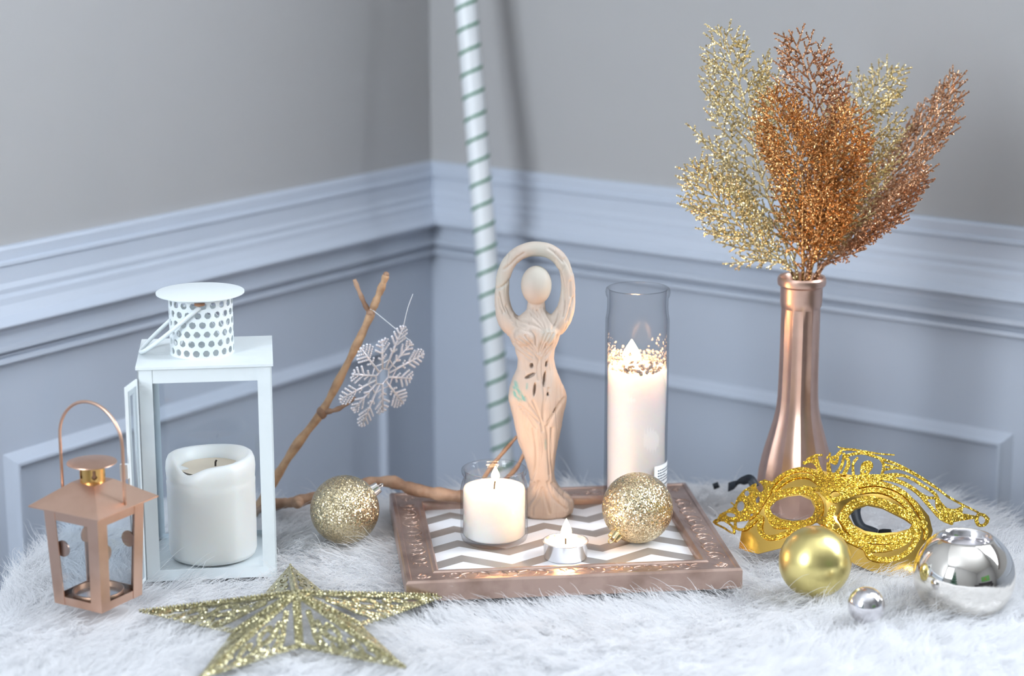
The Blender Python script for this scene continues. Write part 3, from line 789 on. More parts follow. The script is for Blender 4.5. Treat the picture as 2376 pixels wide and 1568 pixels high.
spray('glitter_spray', 'tall rose copper glitter spray rising from the centre of the vase', [(612, 70), (690, 240), (745, 420), (790, 640), (835, 850), (800, 1120), (720, 1475)], 'glitter_spray_rose', -.015, .3, .066, 13, 35)
spray('glitter_spray', 'bright orange copper glitter spray in the middle of the bunch', [(505, 400), (560, 560), (640, 760), (690, 960), (690, 1200), (690, 1475)], 'glitter_spray_copper', -.04, .2, .064, 14, 34)
spray('glitter_spray', 'pale gold glitter spray leaning behind the copper ones', [(1240, 260), (1110, 430), (1030, 570), (990, 760), (900, 1060), (740, 1475)], 'glitter_spray_gold', .035, .3, .076, 15, 34)
spray('glitter_spray', 'rose copper glitter spray leaning farthest out with the long thin tip', [(1580, 300), (1500, 470), (1360, 690), (1210, 890), (1050, 1100), (900, 1320), (770, 1475)], 'glitter_spray_rose', .02, 1.05, .072, 16, 37)
spray('glitter_spray', 'dark rose copper glitter spray drooping lowest over the chair rail', [(1412, 880), (1260, 1000), (1110, 1140), (950, 1290), (790, 1470)], 'glitter_spray_rose', .0, 1.0, .058, 17, 31)
spray('glitter_spray', 'orange copper glitter spray with short tip in front of the gold one', [(1000, 480), (950, 620), (885, 800), (850, 1020), (735, 1475)], 'glitter_spray_copper', -.03, .35, .062, 18, 32)
spray('glitter_spray', 'small amber glitter spray low in the middle of the vase mouth', [(830, 960), (800, 1100), (770, 1250), (720, 1475)], 'glitter_spray_copper', -.025, .3, .045, 19, 24)

# ------------------------------------------------------------------ copper lantern
CLX, CLY = -.3560, 1.661
CL_RZ = -math.radians(30)
cl = thing('copper_lantern', 'small copper lantern with pitched roof, round cap and arched handle', 'lantern', (CLX, CLY, .007), CL_RZ)
FOOT.append(('r', CLX, CLY, .028, .028, CL_RZ))
WT, WB, HB = .0298, .0262, .089          # half widths top / bottom, body height
def lerp_w(z): return WB + (WT - WB) * z / HB
pw = .0115
for sx in (-1, 1):
    for sy in (-1, 1):
        b = MB(); th = .0011
        for leg in (0, 1):
            q = []
            for z in (0, HB):
                w = lerp_w(z); c = (sx * w, sy * w)
                if leg == 0: q.append([(c[0], c[1], z), (c[0] - sx * pw, c[1], z), (c[0] - sx * pw, c[1] - sy * th, z), (c[0], c[1] - sy * th, z)])
                else: q.append([(c[0], c[1] - sy * th, z), (c[0], c[1] - sy * pw, z), (c[0] - sx * th, c[1] - sy * pw, z), (c[0] - sx * th, c[1] - sy * th, z)])
            b.prism(q[0], q[1])
        b.build('post', 'copper', cl)
for k in range(4):
    M = Matrix.Rotation(k * PI / 2, 4, 'Z')
    for nm, z0, z1 in (('top_rail', HB - .0125, HB), ('bottom_rail', 0, .007)):
        b = MB(); q = []
        for z in (z0, z1):
            w = lerp_w(z) - .0004; q.append([M @ Vector((-w + .002, -w, z)), M @ Vector((w - .002, -w, z)), M @ Vector((w - .002, -w + .001, z)), M @ Vector((-w + .002, -w + .001, z))])
        b.prism(q[0], q[1]); b.build(nm, 'copper', cl)
    b = MB(); q = []
    for z in (.005, HB - .004):
        w = lerp_w(z) - .0022; q.append([M @ Vector((-w + .002, -w, z)), M @ Vector((w - .002, -w, z)), M @ Vector((w - .002, -w + .0012, z)), M @ Vector((-w + .002, -w + .0012, z))])
    b.prism(q[0], q[1]); b.build('pane', 'pane_glass', cl)
    for s in (-1,):
        z = .050; w = lerp_w(z) - .0031; dsk = MB(); pts = [(s * (w - pw + .002) + .0072 * math.cos(t), z + .0072 * math.sin(t)) for t in np.linspace(0, 2 * PI, 20, endpoint=False)]
        dsk.prism([M @ Vector((a, -w + .0018, c)) for a, c in pts], [M @ Vector((a, -w + .0006, c)) for a, c in pts]); dsk.build('glass_clip', 'copper', cl)
MB().box((0, 0, .002), (2 * WB - .003, 2 * WB - .003, .0015)).build('floor_plate', 'copper_dark', cl)
MB().lathe([(.0195, .0028), (.0215, .003), (.0222, .0045), (.0222, .0085), (.0215, .0092), (.0205, .0085), (.0200, .0045), (.0195, .004)], 48, closed=True).build('candle_ring', 'copper_dark', cl, True)
MB().lathe([(.0004, .0032), (.0195, .0032), (.0195, .0042), (.0004, .0042)], 40).build('candle_plate', 'aluminium', cl)
RW = .0385; RZ0 = HB - .0005; RZ1 = HB + .0175
b = MB(); tw = .0125
lo_ = [(-RW, -RW, RZ0), (RW, -RW, RZ0), (RW, RW, RZ0), (-RW, RW, RZ0)]; hi_ = [(-tw, -tw, RZ1), (tw, -tw, RZ1), (tw, tw, RZ1), (-tw, tw, RZ1)]
lo2 = [(x, y, z - .0012) for x, y, z in lo_]; hi2 = [(x, y, z - .0012) for x, y, z in hi_]
b.add(lo_ + hi_ + lo2 + hi2, [(0, 1, 5, 4), (1, 2, 6, 5), (2, 3, 7, 6), (3, 0, 4, 7), (4, 5, 6, 7), (9, 8, 12, 13), (10, 9, 13, 14), (11, 10, 14, 15), (8, 11, 15, 12), (0, 8, 9, 1), (1, 9, 10, 2), (2, 10, 11, 3), (3, 11, 8, 0)])
b.build('roof', 'copper', cl)
# chimney with keyhole vents
U, V = np.meshgrid(np.linspace(0, 2 * PI, 144, endpoint=False), np.linspace(0, .0165, 34), indexing='ij'); CR_ = .0102
def kh(U, V):
    d = np.full(U.shape, -.01)
    for k in range(5):
        a = (U - .55 - k * 2 * PI / 5 + PI) % (2 * PI) - PI; x = a * CR_
        d = np.maximum(d, -np.minimum(np.hypot(x, V - .0065) - .0023, np.maximum(np.abs(x) - .0013, np.abs(V - .0095) - .0032)))
    return d
vv, ff = sheet(U, V, kh, lambda U, V: np.stack([CR_ * np.cos(U), CR_ * np.sin(U), V], -1), .0008, snap=False, wrap=True)
mesh_obj('chimney', vv, ff, 'brass_inner', cl, auto=40, loc=(0, 0, RZ1 - .001))
MB().lathe([(.0004, RZ1 + .0005), (.0090, RZ1 + .0005), (.0090, RZ1 + .0145), (.0004, RZ1 + .0145)], 32).build('chimney_core', 'copper_dark', cl)
MB().lathe([(.0004, RZ1 + .0150), (.020, RZ1 + .0152), (.0212, RZ1 + .0158), (.0210, RZ1 + .0164), (.012, RZ1 + .0182), (.0004, RZ1 + .0188)], 56).build('cap', 'copper', cl, auto=50)
hr = .0345; ph = []
zb = RZ0 + .0045
for z in np.linspace(0, .052, 6): ph.append((-hr, 0, zb + z - .004))
for t in np.linspace(0, PI, 22)[1:-1]: ph.append((-hr * math.cos(t), 0, zb + .048 + hr * math.sin(t)))
for z in np.linspace(.052, 0, 6): ph.append((hr, 0, zb + z - .004))
MB().tube(ph, .0014, 10).build('handle', 'copper', cl, True)

# ------------------------------------------------------------------ white lantern
WLX, WLY, WS, WD = -.2755, 1.787, .0582, .0520       # half side
wl = thing('white_lantern', 'tall white metal lantern with perforated chimney, round lid and open door', 'lantern', (WLX, WLY, -.003), math.radians(7.0))
FOOT.append(('r', WLX, WLY, WS - .004, WD - .004, math.radians(7)))
WH = .196; PW = .0125
for sx in (-1, 1):
    for sy in (-1, 1):
        b = MB(); th = .0012; c = (sx * WS, sy * WD)
        b.box((c[0] - sx * PW / 2, c[1] - sy * th / 2, WH / 2), (PW, th, WH)); b.box((c[0] - sx * th / 2, c[1] - sy * PW / 2, WH / 2), (th, PW, WH))
        b.build('post', 'lantern_white', wl)
for k in range(4):
    M = Matrix.Rotation(k * PI / 2, 4, 'Z')
    wa_, wb_ = (WS, WD) if k % 2 == 0 else (WD, WS)
    MB().box((0, -wb_ + .0013, WH - .0065), (2 * wa_ - .02, .0012, .013), M=M).build('top_rail', 'lantern_white', wl)
    MB().box((0, -wb_ + .0013, .005), (2 * wa_ - .02, .0012, .010), M=M).build('bottom_rail', 'lantern_white', wl)
    if k != 0: MB().box((0, -wb_ + .0035, WH / 2), (2 * wa_ - .010, .0015, WH - .012), M=M).build('pane', 'pane_glass', wl)
MB().box((0, 0, .0035), (2 * WS - .004, 2 * WD - .004, .0015)).build('floor_plate', 'lantern_white', wl)
tp = MB(); tp.box((0, 0, WH + .001), (2 * WS + .003, 2 * WD + .003, .0022)); tp.build('top_plate', 'lantern_white', wl)
CH, CHR = .0545, .0280
U, V = np.meshgrid(np.linspace(0, 2 * PI, 360, endpoint=False), np.linspace(0, CH, 108), indexing='ij')
def perf(U, V):
    d = np.full(U.shape, -1.)
    rows, n = 6, 20
    for r_ in range(rows):
        z = .0052 + r_ * .0086; sft = (r_ % 2) * .5 + r_ * .07
        a = ((U / (2 * PI) * n - sft) % 1.0 - .5) * 2 * PI / n * CHR
        d = np.maximum(d, 0.0030 - np.hypot(a, V - z))
    return d
def perf_u(U, V): return perf(U, V)
vv, ff = sheet(U, V, perf_u, lambda U, V: np.stack([CHR * np.cos(U), CHR * np.sin(U), V], -1), .0010, snap=False, wrap=True)
chm = mesh_obj('chimney', vv, ff, 'lantern_white', wl, auto=40, loc=(-.0030, -.002, WH + .0018))
MB().lathe([(.0004, CH), (.036, CH - .0004), (.0392, CH + .0002), (.0392, CH + .0014), (.036, CH + .002), (.0004, CH + .0028)], 72).build('lid', 'lantern_white', chm, auto=50)
MB().lathe([(.0040, CH - .0052), (.0046, CH - .005), (.0046, CH - .003), (.0004, CH - .003)], 20, (0, -CHR - .0006, 0)).build('rivet', 'rust', chm, True)
# bail handle folded over towards the copper lantern
hp = []
for t in np.linspace(0, 1, 30):
    a = -PI / 2 - PI * t
    hp.append((-.0545 * abs(math.cos(a)) ** .75, (CHR + .0018) * math.sin(a), CH - .0065 - (.0455) * abs(math.cos(a)) ** .75))
MB().tube(hp, .0019, 8).build('bail_handle', 'lantern_white', chm, True)
# door standing open on the near side
door = bpy.data.objects.new('door', None); COL.objects.link(door); door.parent = wl; door.location = (-WS - .0008, -WD - .0006, .002); door.rotation_euler = (0, 0, math.radians(-106))
DW, DH = .030, .186
for nm, c, d in (('door_stile', (.005, 0, DH / 2), (.010, .0014, DH)), ('door_stile', (DW - .005, 0, DH / 2), (.010, .0014, DH)), ('door_rail', (DW / 2, 0, DH - .005), (DW - .02, .0014, .010)), ('door_rail', (DW / 2, 0, .005), (DW - .02, .0014, .010)), ('door_pane', (DW / 2, .0012, DH / 2), (DW - .010, .001, DH - .01))):
    MB().box(c, d).build(nm, 'pane_glass' if nm == 'door_pane' else 'lantern_white', door)
lt = MB(); lt.box((DW + .002, -.003, DH * .60), (.004, .007, .013)); lt.box((DW + .002, -.003, DH * .43), (.004, .006, .012)); lt.tube([(DW + .003, -.005, DH * .58), (DW + .004, -.006, DH * .54), (DW + .001, -.005, DH * .51)], .0008, 6)
lt.build('latch', 'lantern_white', door)

# ------------------------------------------------------------------ pillar candle in the white lantern
pc = thing('pillar_candle', 'thick unlit white pillar candle with a melted lip inside the white lantern', 'candle', (-.2755, 1.790, .0022))
PRD, PH = .0402, .094
def pill(r, z, a): return r
prof = [(.004, 0), (.034, 0), (.0385, .0015), (.0400, .006), (.0402, .03), (.0402, .068), (.0405, .0715), (.0400, .0735), (.0402, .077), (.0408, .083), (.0402, .0895), (.0385, .0938), (.0360, .0955), (.0335, .0945), (.0310, .0890), (.028, .0830), (.014, .0815), (.001, .0812)]
pb = MB().lathe(prof, 96)
V2 = []
for x, y, z in pb.v:
    a = math.atan2(y, x); r = math.hypot(x, y)
    if z > .080:
        d = (a - math.radians(-118) + PI) % (2 * PI) - PI
        k = math.exp(-(d / .42) ** 2) * max(0, min(1, (r - .022) / .008))
        z -= .0100 * k * max(0, min(1, (z - .080) / .006)); z += .0012 * math.sin(2 * a + 1)
    V2.append((x, y, z))
pb.v = V2; pb.build('wax', 'wax_pillar', pc, True)
MB().lathe([(.0004, .0826), (.014, .0829), (.0275, .0838)], 40, caps=False).build('wax_pool', 'wax_pool', pc, True)
MB().tube([(.004, .004, .083), (.0042, .004, .087), (.0052, .0042, .0885)], .0009, 6).build('wick', 'wick', pc)

# ------------------------------------------------------------------ branch
br = thing('forked_branch', 'bare brown forked branch lying behind the bauble and across the tray corner', 'branch', (-.16, 1.92, 0))
BO = Vector((-.16, 1.92, 0))
def limb(name, pts, r0, r1, m, seed, seg=10, parent=None, knots=True):
    rr = random.Random(seed); sm = smoothline([Vector(p) - BO for p in pts], 7); n = len(sm); R = []
    for i in range(n):
        f = i / (n - 1); R.append((r0 + (r1 - r0) * f) * (1 + .14 * math.sin(i * .9 + seed) + rr.uniform(-.09, .11)))
    return MB().tube(sm, R, seg).build(name, m, parent or br, True)
A = lambda u, v, Y: at(u, v, Y)
def Pz(u, v, Y, dz=0.): p = at(u, v, Y); p.z += dz; return p
main = limb('limb', [Pz(560, 1190, 1.905), Pz(640, 1170, 1.905), Pz(690, 1163, 1.902), Pz(770, 1142, 1.905), Pz(850, 1122, 1.91), Pz(905, 1117, 1.905), Pz(960, 1135, 1.895), Pz(1020, 1146, 1.885), Pz(1075, 1152, 1.878), Pz(1130, 1150, 1.872)], .0052, .0062, 'bark', 1, 12)
kn = MB(); kc = Pz(690, 1165, 1.897) - BO; kn.sphere(kc, .0058, 14, 10, 1.1, .9, 1.1); kn.sphere(kc + Vector((.001, -.003, -.001)), .0042, 12, 8); kn.build('knot', 'bark', main, True)
kn = MB(); kc = Pz(985, 1140, 1.890) - BO; kn.sphere(kc, .0068, 14, 10, 1.5, .8, .8); kn.build('knot', 'bark', main, True)
tw = limb('twig', [Pz(586, 1192, 1.905), Pz(640, 1108, 1.908), Pz(690, 1030, 1.91), Pz(745, 958, 1.912), Pz(790, 875, 1.914), Pz(835, 785, 1.916), Pz(862, 726, 1.917)], .0046, .0036, 'bark_light', 2, 10)
limb('fork', [Pz(860, 728, 1.917), Pz(874, 695, 1.917), Pz(888, 660, 1.918), Pz(896, 638, 1.918)], .0038, .0030, 'bark_light', 3, 10, tw)
limb('fork', [Pz(858, 726, 1.917), Pz(846, 705, 1.918), Pz(833, 675, 1.919), Pz(822, 648, 1.92)], .0026, .0020, 'bark', 4, 8, tw)
limb('fork', [Pz(748, 955, 1.912), Pz(775, 952, 1.908), Pz(800, 940, 1.905), Pz(824, 922, 1.902)], .0027, .0017, 'bark', 5, 8, tw)
MB().sphere(Pz(860, 726, 1.917) - BO, .0045, 12, 8).build('knot', 'bark', tw, True)
MB().sphere(Pz(747, 957, 1.912) - BO, .0055, 12, 8, 1, 1, 1.2).build('knot', 'bark', tw, True)
MB().sphere(Pz(896, 637, 1.918) - BO, .0030, 12, 8).build('bud', 'bark', tw, True)
tw2 = limb('twig', [Pz(1100, 1148, 1.874), Pz(1135, 1090, 1.898), Pz(1165, 1052, 1.905), Pz(1200, 1012, 1.910)], .0026, .0016, 'bark', 6, 8)
limb('twig', [Pz(1125, 1150, 1.872), Pz(1190, 1095, 1.902), Pz(1215, 1055, 1.906), Pz(1230, 1030, 1.908)], .0026, .0016, 'bark', 7, 8)

# ------------------------------------------------------------------ snowflake
FC = at(887, 873, 1.893); k_ = .4464 / 2425
E1 = Vector((115, 0, 275)) * k_; E2 = Vector((212, 197, 72)) * k_
E1 = E1.normalized(); n_ = E1.cross(E2).normalized(); E2 = n_.cross(E1)      # in-plane axes: E1 along a long arm
FR = 298 * k_
fl_ = thing('snowflake_ornament', 'clear iridescent beaded snowflake hanging from the forked twig', 'ornament', FC)
def fp(r, a, lift=0.): return E1 * (r * math.cos(a)) + E2 * (-r * math.sin(a)) + n_ * lift
MB().tube([fp(FR * .17, PI / 6 + k * PI / 3) for k in range(6)], .0010, 6, closed=True).build('hexagon_ring', 'flake', fl_, True)
MB().tube([fp(FR * .34, k * PI / 6 + (0 if k % 2 == 0 else 0)) if k % 2 == 0 else fp(FR * .27, k * PI / 6) for k in range(12)], .0008, 6, closed=True).build('hexagon_ring', 'flake', fl_, True)
def flake_arm(a, R, barbs, bl, nm):
    b = MB(); b.tube([fp(FR * .16, a), fp(R * .95, a)], [.0013, .0011], 6); b.sphere(fp(R * .97, a), .0015, 8, 6)
    for (f, l) in barbs:
        for s in (-1, 1):
            o = fp(R * f, a); L_ = l * R; nbd = max(2, int(L_ / .0019))
            for j in range(1, nbd + 1):
                d = L_ * j / nbd; p = o + (fp(1, a) * math.cos(math.radians(48)) + fp(1, a + s * PI / 2) * math.sin(math.radians(48))) * d
                b.sphere(p, .00125, 7, 5)
            p2 = o + (fp(1, a) * math.cos(math.radians(48)) + fp(1, a + s * PI / 2) * math.sin(math.radians(48))) * L_
            b.tube([o, p2], .0006, 5)
    return b.build(nm, 'flake', fl_, True)
for k in range(6):
    flake_arm(k * PI / 3, FR, [(.46, .10), (.60, .24), (.70, .22), (.80, .17), (.90, .09)], 0, 'long_arm')
    flake_arm(k * PI / 3 + PI / 6, FR * .80, [(.45, .13), (.62, .26), (.78, .21), (.90, .12)], 0, 'short_arm')
th = MB(); tip = fp(FR, 0); knot_p = Pz(868, 722, 1.914) - FC
th.tube(smoothline([fp(FR * .80, PI / 6 * 11), (fp(FR * .8, PI / 6 * 11) + knot_p) / 2 + Vector((-.001, 0, .001)), knot_p, knot_p + Vector((-.004, 0, .002))], 6), .00032, 5)
th.tube(smoothline([tip, at(946, 715, 1.893) - FC, at(958, 682, 1.893) - FC], 6), .00032, 5)
th.build('thread', 'thread', fl_, True)

# ------------------------------------------------------------------ figurine
def figurine():
    sx = lambda x: (x - 460) * .0001815
    sz = lambda y: (1482 - y) * .0001862
    b = MB(); seg = 40
    rings = [(1482, 510, 128, 92), (1470, 511, 140, 102), (1440, 513, 146, 106), (1410, 514, 142, 102), (1380, 511, 128, 94), (1350, 506, 100, 82), (1325, 501, 80, 70), (1300, 496, 70, 63), (1250, 490, 68, 60), (1200, 482, 79, 62), (1150, 475, 92, 66), (1100, 472, 103, 70), (1050, 470, 115, 76),
             (1000, 471, 127, 82), (950, 469, 135, 88), (900, 467, 145, 94), (850, 465, 152, 98), (800, 461, 143, 92), (750, 459, 124, 82), (700, 459, 99, 70), (650, 456, 94, 68), (600, 449, 106, 74), (550, 450, 128, 82), (500, 452, 146, 84), (470, 452, 142, 76), (445, 454, 112, 62), (420, 456, 78, 50), (400, 457, 54, 46), (365, 457, 46, 42), (340, 457, 44, 42)]
    V = []; F = []
    for y, cx, hw, hd in rings:
        for k in range(seg):
            a = 2 * PI * k / seg; ca, sa = math.cos(a), math.sin(a)
            lob = 1 + (.035 * math.cos(9 * a + .5) if y > 1370 else 0)
            V.append((sx(cx) + hw * .0001815 * ca * lob, hd * .0001815 * sa * lob, sz(y)))
    n = len(rings)
    for i in range(n - 1):
        for k in range(seg): F.append((i * seg + k, i * seg + (k + 1) % seg, (i + 1) * seg + (k + 1) % seg, (i + 1) * seg + k))
    F += [tuple(range(seg - 1, -1, -1)), tuple((n - 1) * seg + k for k in range(seg))]
    b.add(V, F)
    arm = [(350, 490, 60), (315, 455, 56), (293, 415, 48), (282, 360, 41), (279, 300, 37), (287, 225, 37), (313, 158, 37), (360, 110, 37), (415, 87, 38), (458, 83, 39), (518, 92, 38), (572, 128, 37), (606, 188, 36), (620, 260, 37), (620, 330, 40), (610, 390, 47), (588, 440, 54), (552, 488, 58)]
    b.tube(smoothline([(sx(x), .002 if i in (0, 17) else .0005, sz(y)) for i, (x, y, r) in enumerate(arm)], 4), np.interp(np.linspace(0, 17, 17 * 4 + 1), range(18), [r * .000183 for _, _, r in arm]).tolist(), 18)
    b.sphere((sx(457), -.003, sz(265)), .0182, 28, 20, .80, .78, 1.02)
    b.sphere((sx(398), -.0105, sz(520)), .0100, 20, 14, 1.05, .75, 1.0); b.sphere((sx(512), -.0105, sz(515)), .0095, 20, 14, 1.0, .75, 1.05)
    b.sphere((sx(342), -.002, sz(850)), .0070, 16, 12, .8, 1.2, 1.4)
    me = bpy.data.meshes.new('figurine_src'); me.from_pydata(b.v, [], b.f); o = bpy.data.objects.new('figurine_src', me); COL.objects.link(o)
    md = o.modifiers.new('r', 'REMESH'); md.mode = 'VOXEL'; md.voxel_size = .00062
    sm = o.modifiers.new('s', 'SMOOTH'); sm.factor = .5; sm.iterations = 14
    dg = bpy.context.evaluated_depsgraph_get(); ev = o.evaluated_get(dg); m2 = bpy.data.meshes.new_from_object(ev)
    bpy.data.objects.remove(o); bpy.data.meshes.remove(me)
    nv = len(m2.vertices); co = np.empty(nv * 3); m2.vertices.foreach_get('co', co); co = co.reshape(-1, 3)
    no = np.empty(nv * 3); m2.vertices.foreach_get('normal', no); no = no.reshape(-1, 3)
    X = co[:, 0] / .0001815 + 460; Y = 1482 - co[:, 2] / .0001862
    front = np.clip((.45 - no[:, 1]) / .5, 0, 1) * (co[:, 1] < .012)
    lines = [[(420, 390), (440, 420), (470, 450), (495, 482)], [(440, 385), (455, 412), (482, 442)], [(480, 380), (490, 405), (510, 450), (520, 482)], [(500, 385), (520, 420), (542, 452)], [(462, 392), (478, 425), (500, 470)],
             [(350, 420), (380, 440), (430, 455), (470, 470), (500, 492)], [(340, 455), (390, 480), (432, 492), (455, 520), (455, 562)], [(330, 430), (362, 462), (400, 470)],
             [(350, 540), (400, 570), (440, 600), (470, 640)], [(340, 560), (390, 595), (440, 625)], [(370, 520), (420, 560), (455, 600)], [(400, 510), (440, 560), (462, 605)], [(330, 585), (375, 612), (430, 645)],
             [(562, 520), (532, 570), (502, 610), (490, 640)], [(545, 500), (512, 560), (487, 612)], [(582, 530), (542, 585), (507, 625)], [(522, 500), (497, 550), (482, 600)], [(500, 500), (485, 550), (474, 600)],
             [(487, 640), (485, 700), (490, 760), (500, 820), (495, 880), (492, 940)], [(522, 790), (502, 870), (496, 950)], [(470, 640), (462, 690), (466, 740)],
             [(290, 180), (320, 160), (355, 125), (392, 100)], [(250, 285), (290, 265), (318, 240)], [(262, 330), (270, 370), (287, 402)], [(300, 370), (330, 420), (362, 460)], [(270, 300), (282, 350), (300, 395)],
             [(520, 75), (560, 105), (592, 142)], [(572, 190), (590, 240), (595, 310), (608, 360), (598, 420)], [(632, 245), (633, 320)], [(646, 330), (630, 390), (612, 440)], [(640, 200), (622, 160), (600, 130)], [(575, 400), (560, 450), (540, 480)],
             [(380, 900), (420, 940), (456, 992)], [(368, 880), (430, 920), (472, 962)], [(582, 880), (546, 930), (516, 992)], [(602, 850), (560, 900), (522, 962)], [(440, 850), (460, 900), (482, 960), (492, 1012)], [(400, 830), (440, 890), (470, 930)],
             [(542, 1000), (535, 1100), (540, 1200), (560, 1292)], [(442, 1000), (457, 1100), (456, 1200), (432, 1292)], [(510, 990), (520, 1060), (522, 1150), (530, 1250)],
             [(470, 1290), (455, 1340), (430, 1382), (400, 1420)], [(520, 1290), (540, 1350), (582, 1400), (622, 1432)], [(490, 1320), (470, 1370), (442, 1410), (438, 1455)], [(542, 1300), (592, 1350), (642, 1392)], [(500, 1330), (515, 1390), (530, 1440)], [(450, 1300), (410, 1350), (380, 1400)]]
    gr = np.zeros(nv); disp = np.zeros(nv)
    for ln in lines:
        d = sd_line(X, Y, ln, 0, sm=3); g = np.exp(-(np.maximum(d, 0) / 3.0) ** 2); wv = np.clip(.55 + .6 * vnoise(X, Y, .09, len(ln) + int(ln[0][0])), .1, 1); gr = np.maximum(gr, g * front * .95 * wv); g2 = np.exp(-(np.maximum(d, 0) / 7.5) ** 2); disp = np.maximum(disp, g2 * front * .0013)
    for (cx, cy, rx, ry, rot) in ((432, 672, 8, 11, 0), (513, 665, 6, 13, .2), (425, 722, 27, 8, -.45), (502, 740, 8, 34, .12), (448, 790, 6, 28, .1), (520, 815, 5, 8, 0), (555, 905, 5, 14, .5)):
        d = sd_ell(X, Y, (cx, cy), rx, ry, rot); g = np.clip(.5 - d / 4, 0, 1); gr = np.maximum(gr, g * front); disp = np.maximum(disp, g * front * .006)
    # broad bark flutes down the gown
    fl2 = np.sin((X - 470) / 15 + np.sin(Y / 60) * 1.2) * np.clip((Y - 620) / 80, 0, 1) * np.clip((1400 - Y) / 60, 0, 1)
    disp += fl2 * .00055 * front
    # fine wood-grain creases that follow the limbs
    for k in range(3):
        gph = np.sin((X - 460) / (5.5 + k * 2.3) + 2.2 * vnoise(X, Y, .018, 40 + k)); cr_ = np.clip((gph - .86) / .14, 0, 1) * np.clip(.4 + .9 * vnoise(X, Y, .03, 50 + k), 0, 1) * ((Y > 375) | (np.abs(X - 457) > 95))
        gr = np.maximum(gr, cr_ * front * .60); disp += cr_ * front * .0004
    co -= no * disp[:, None]
    m2.vertices.foreach_set('co', co.reshape(-1))
    teal = np.maximum(np.exp(-(sd_line(X, Y, [(352, 765), (362, 800), (395, 845)], 0) / 9) ** 2), np.exp(-(sd_line(X, Y, [(345, 790), (350, 830), (375, 850)], 0) / 8) ** 2))
    teal = np.maximum(teal, .7 * np.exp(-(sd_line(X, Y, [(410, 765), (408, 785)], 0) / 6) ** 2)); teal = np.maximum(teal, .4 * np.exp(-(sd_line(X, Y, [(508, 1065), (508, 1110)], 0) / 7) ** 2))
    teal *= np.clip(.75 + .5 * vnoise(X, Y, .25, 5), 0, 1)
    sage = np.clip(.35 * np.clip((480 - Y) / 300, 0, 1) * (1 + vnoise(X, Y, .03, 8)) + .5 * np.exp(-(sd_ell(X, Y, (520, 510), 30, 25) / 15).clip(0) ** 2) * .8, 0, .7)
    for nm, ar in (('groove', gr), ('teal', np.clip(teal, 0, .85) * front), ('sage', sage)):
        at_ = m2.attributes.new(nm, 'FLOAT', 'POINT'); at_.data.foreach_set('value', ar.astype(np.float32))
    m2.materials.clear(); m2.materials.append(MATS['statue_clay']); m2.polygons.foreach_set('use_smooth', [True] * len(m2.polygons)); m2.update()
    o = bpy.data.objects.new('goddess_figurine', m2); COL.objects.link(o); m2.name = 'goddess_figurine'
    o['label'] = 'carved clay-coloured goddess figurine with arms raised in a ring overhead'; o['category'] = 'figurine'
    o.location = (at(1245, 900, 1.880).x, 1.880, MZ - .0003)
figurine()

# ------------------------------------------------------------------ star
ST = np.array([-.181, 1.616]); SRO, SRI, SZ = .1375, .0555, .0265
star = thing('star_ornament', 'large gold glitter star with scrollwork cutouts lying in the fur', 'ornament', (ST[0], ST[1], .0035))
def star_pt(k, r): a = math.radians(26.2 + 36 * k); return Vector((r * math.cos(a), r * math.sin(a), 0))
apex = Vector((0, 0, SZ))
SCROLL = [[(.20, .30), (.30, .42), (.40, .36), (.40, .22), (.30, .20), (.29, .29)], [(.40, .36), (.52, .40), (.62, .30), (.58, .18), (.50, .20), (.51, .27)], [(.62, .30), (.70, .27), (.78, .17), (.74, .09), (.68, .12)],
          [(.24, .44), (.22, .56), (.30, .66), (.38, .60), (.34, .52)], [(.12, .22), (.16, .40), (.18, .58), (.22, .70)], [(.42, .44), (.42, .54), (.36, .62)], [(.80, .14), (.86, .07)], [(.56, .42), (.50, .46)]]
def star_facet(tip, inn):
    """triangle apex-tip-inner as a pierced sheet; a along apex->tip, c along apex->inner (oblique coordinates)"""
    e_t = np.array(tip - apex); e_i = np.array(inn - apex); ap = np.array(apex)
    lt = np.linalg.norm(e_t); li = np.linalg.norm(e_i)
    ux = e_t / lt; uy = e_i - ux * (e_i @ ux); h = np.linalg.norm(uy); uy /= h; ix = e_i @ ux
    tri = [(0, 0), (lt, 0), (ix, h)]
    U, V = np.meshgrid(np.linspace(-.001, lt + .001, 190), np.linspace(-.001, h + .001, 76), indexing='ij')
    def f(U, V):
        T_ = sd_poly(U, V, tri); border = np.abs(T_ + .0024) - .0026
        d = np.maximum(T_, -np.abs(T_) * 0 + np.where(T_ > -.005, T_, 1.))
        frame = np.maximum(T_, -(T_ + .0036))
        out = frame
        for s in SCROLL:
            pts = [(a * lt + c * ix * .9, c * h) for a, c in s]
            out = np.minimum(out, sd_line(U, V, pts, .0024, .0017, sm=4))
        return np.maximum(out, T_)
    pos = lambda U, V: ap + U[..., None] * ux + V[..., None] * uy
    return sheet(U, V, f, pos, .0014, snap=True)
for k in range(5):
    for s in (-1, 1):
        tip = star_pt(2 * k, SRO); inn = star_pt(2 * k + s, SRI)
        vv, ff = star_facet(tip, inn); mesh_obj('facet', vv, ff, 'glitter_star', star)
bd = MB()
def beads(a, c, r, sp):
    n = int((c - a).length / sp)
    for i in range(n + 1): bd.sphere(a.lerp(c, i / n), r, 6, 4)
for k in range(10): beads(apex + Vector((0, 0, .0012)), star_pt(k, SRO if k % 2 == 0 else SRI) + Vector((0, 0, .0012)), .0013, .0030); beads(star_pt(k, SRO if k % 2 == 0 else SRI), star_pt(k + 1, SRO if k % 2 else SRI), .0012, .0030)
bo = bd.build('bead_edging', 'glitter_star', star, True); bo['kind'] = 'stuff'

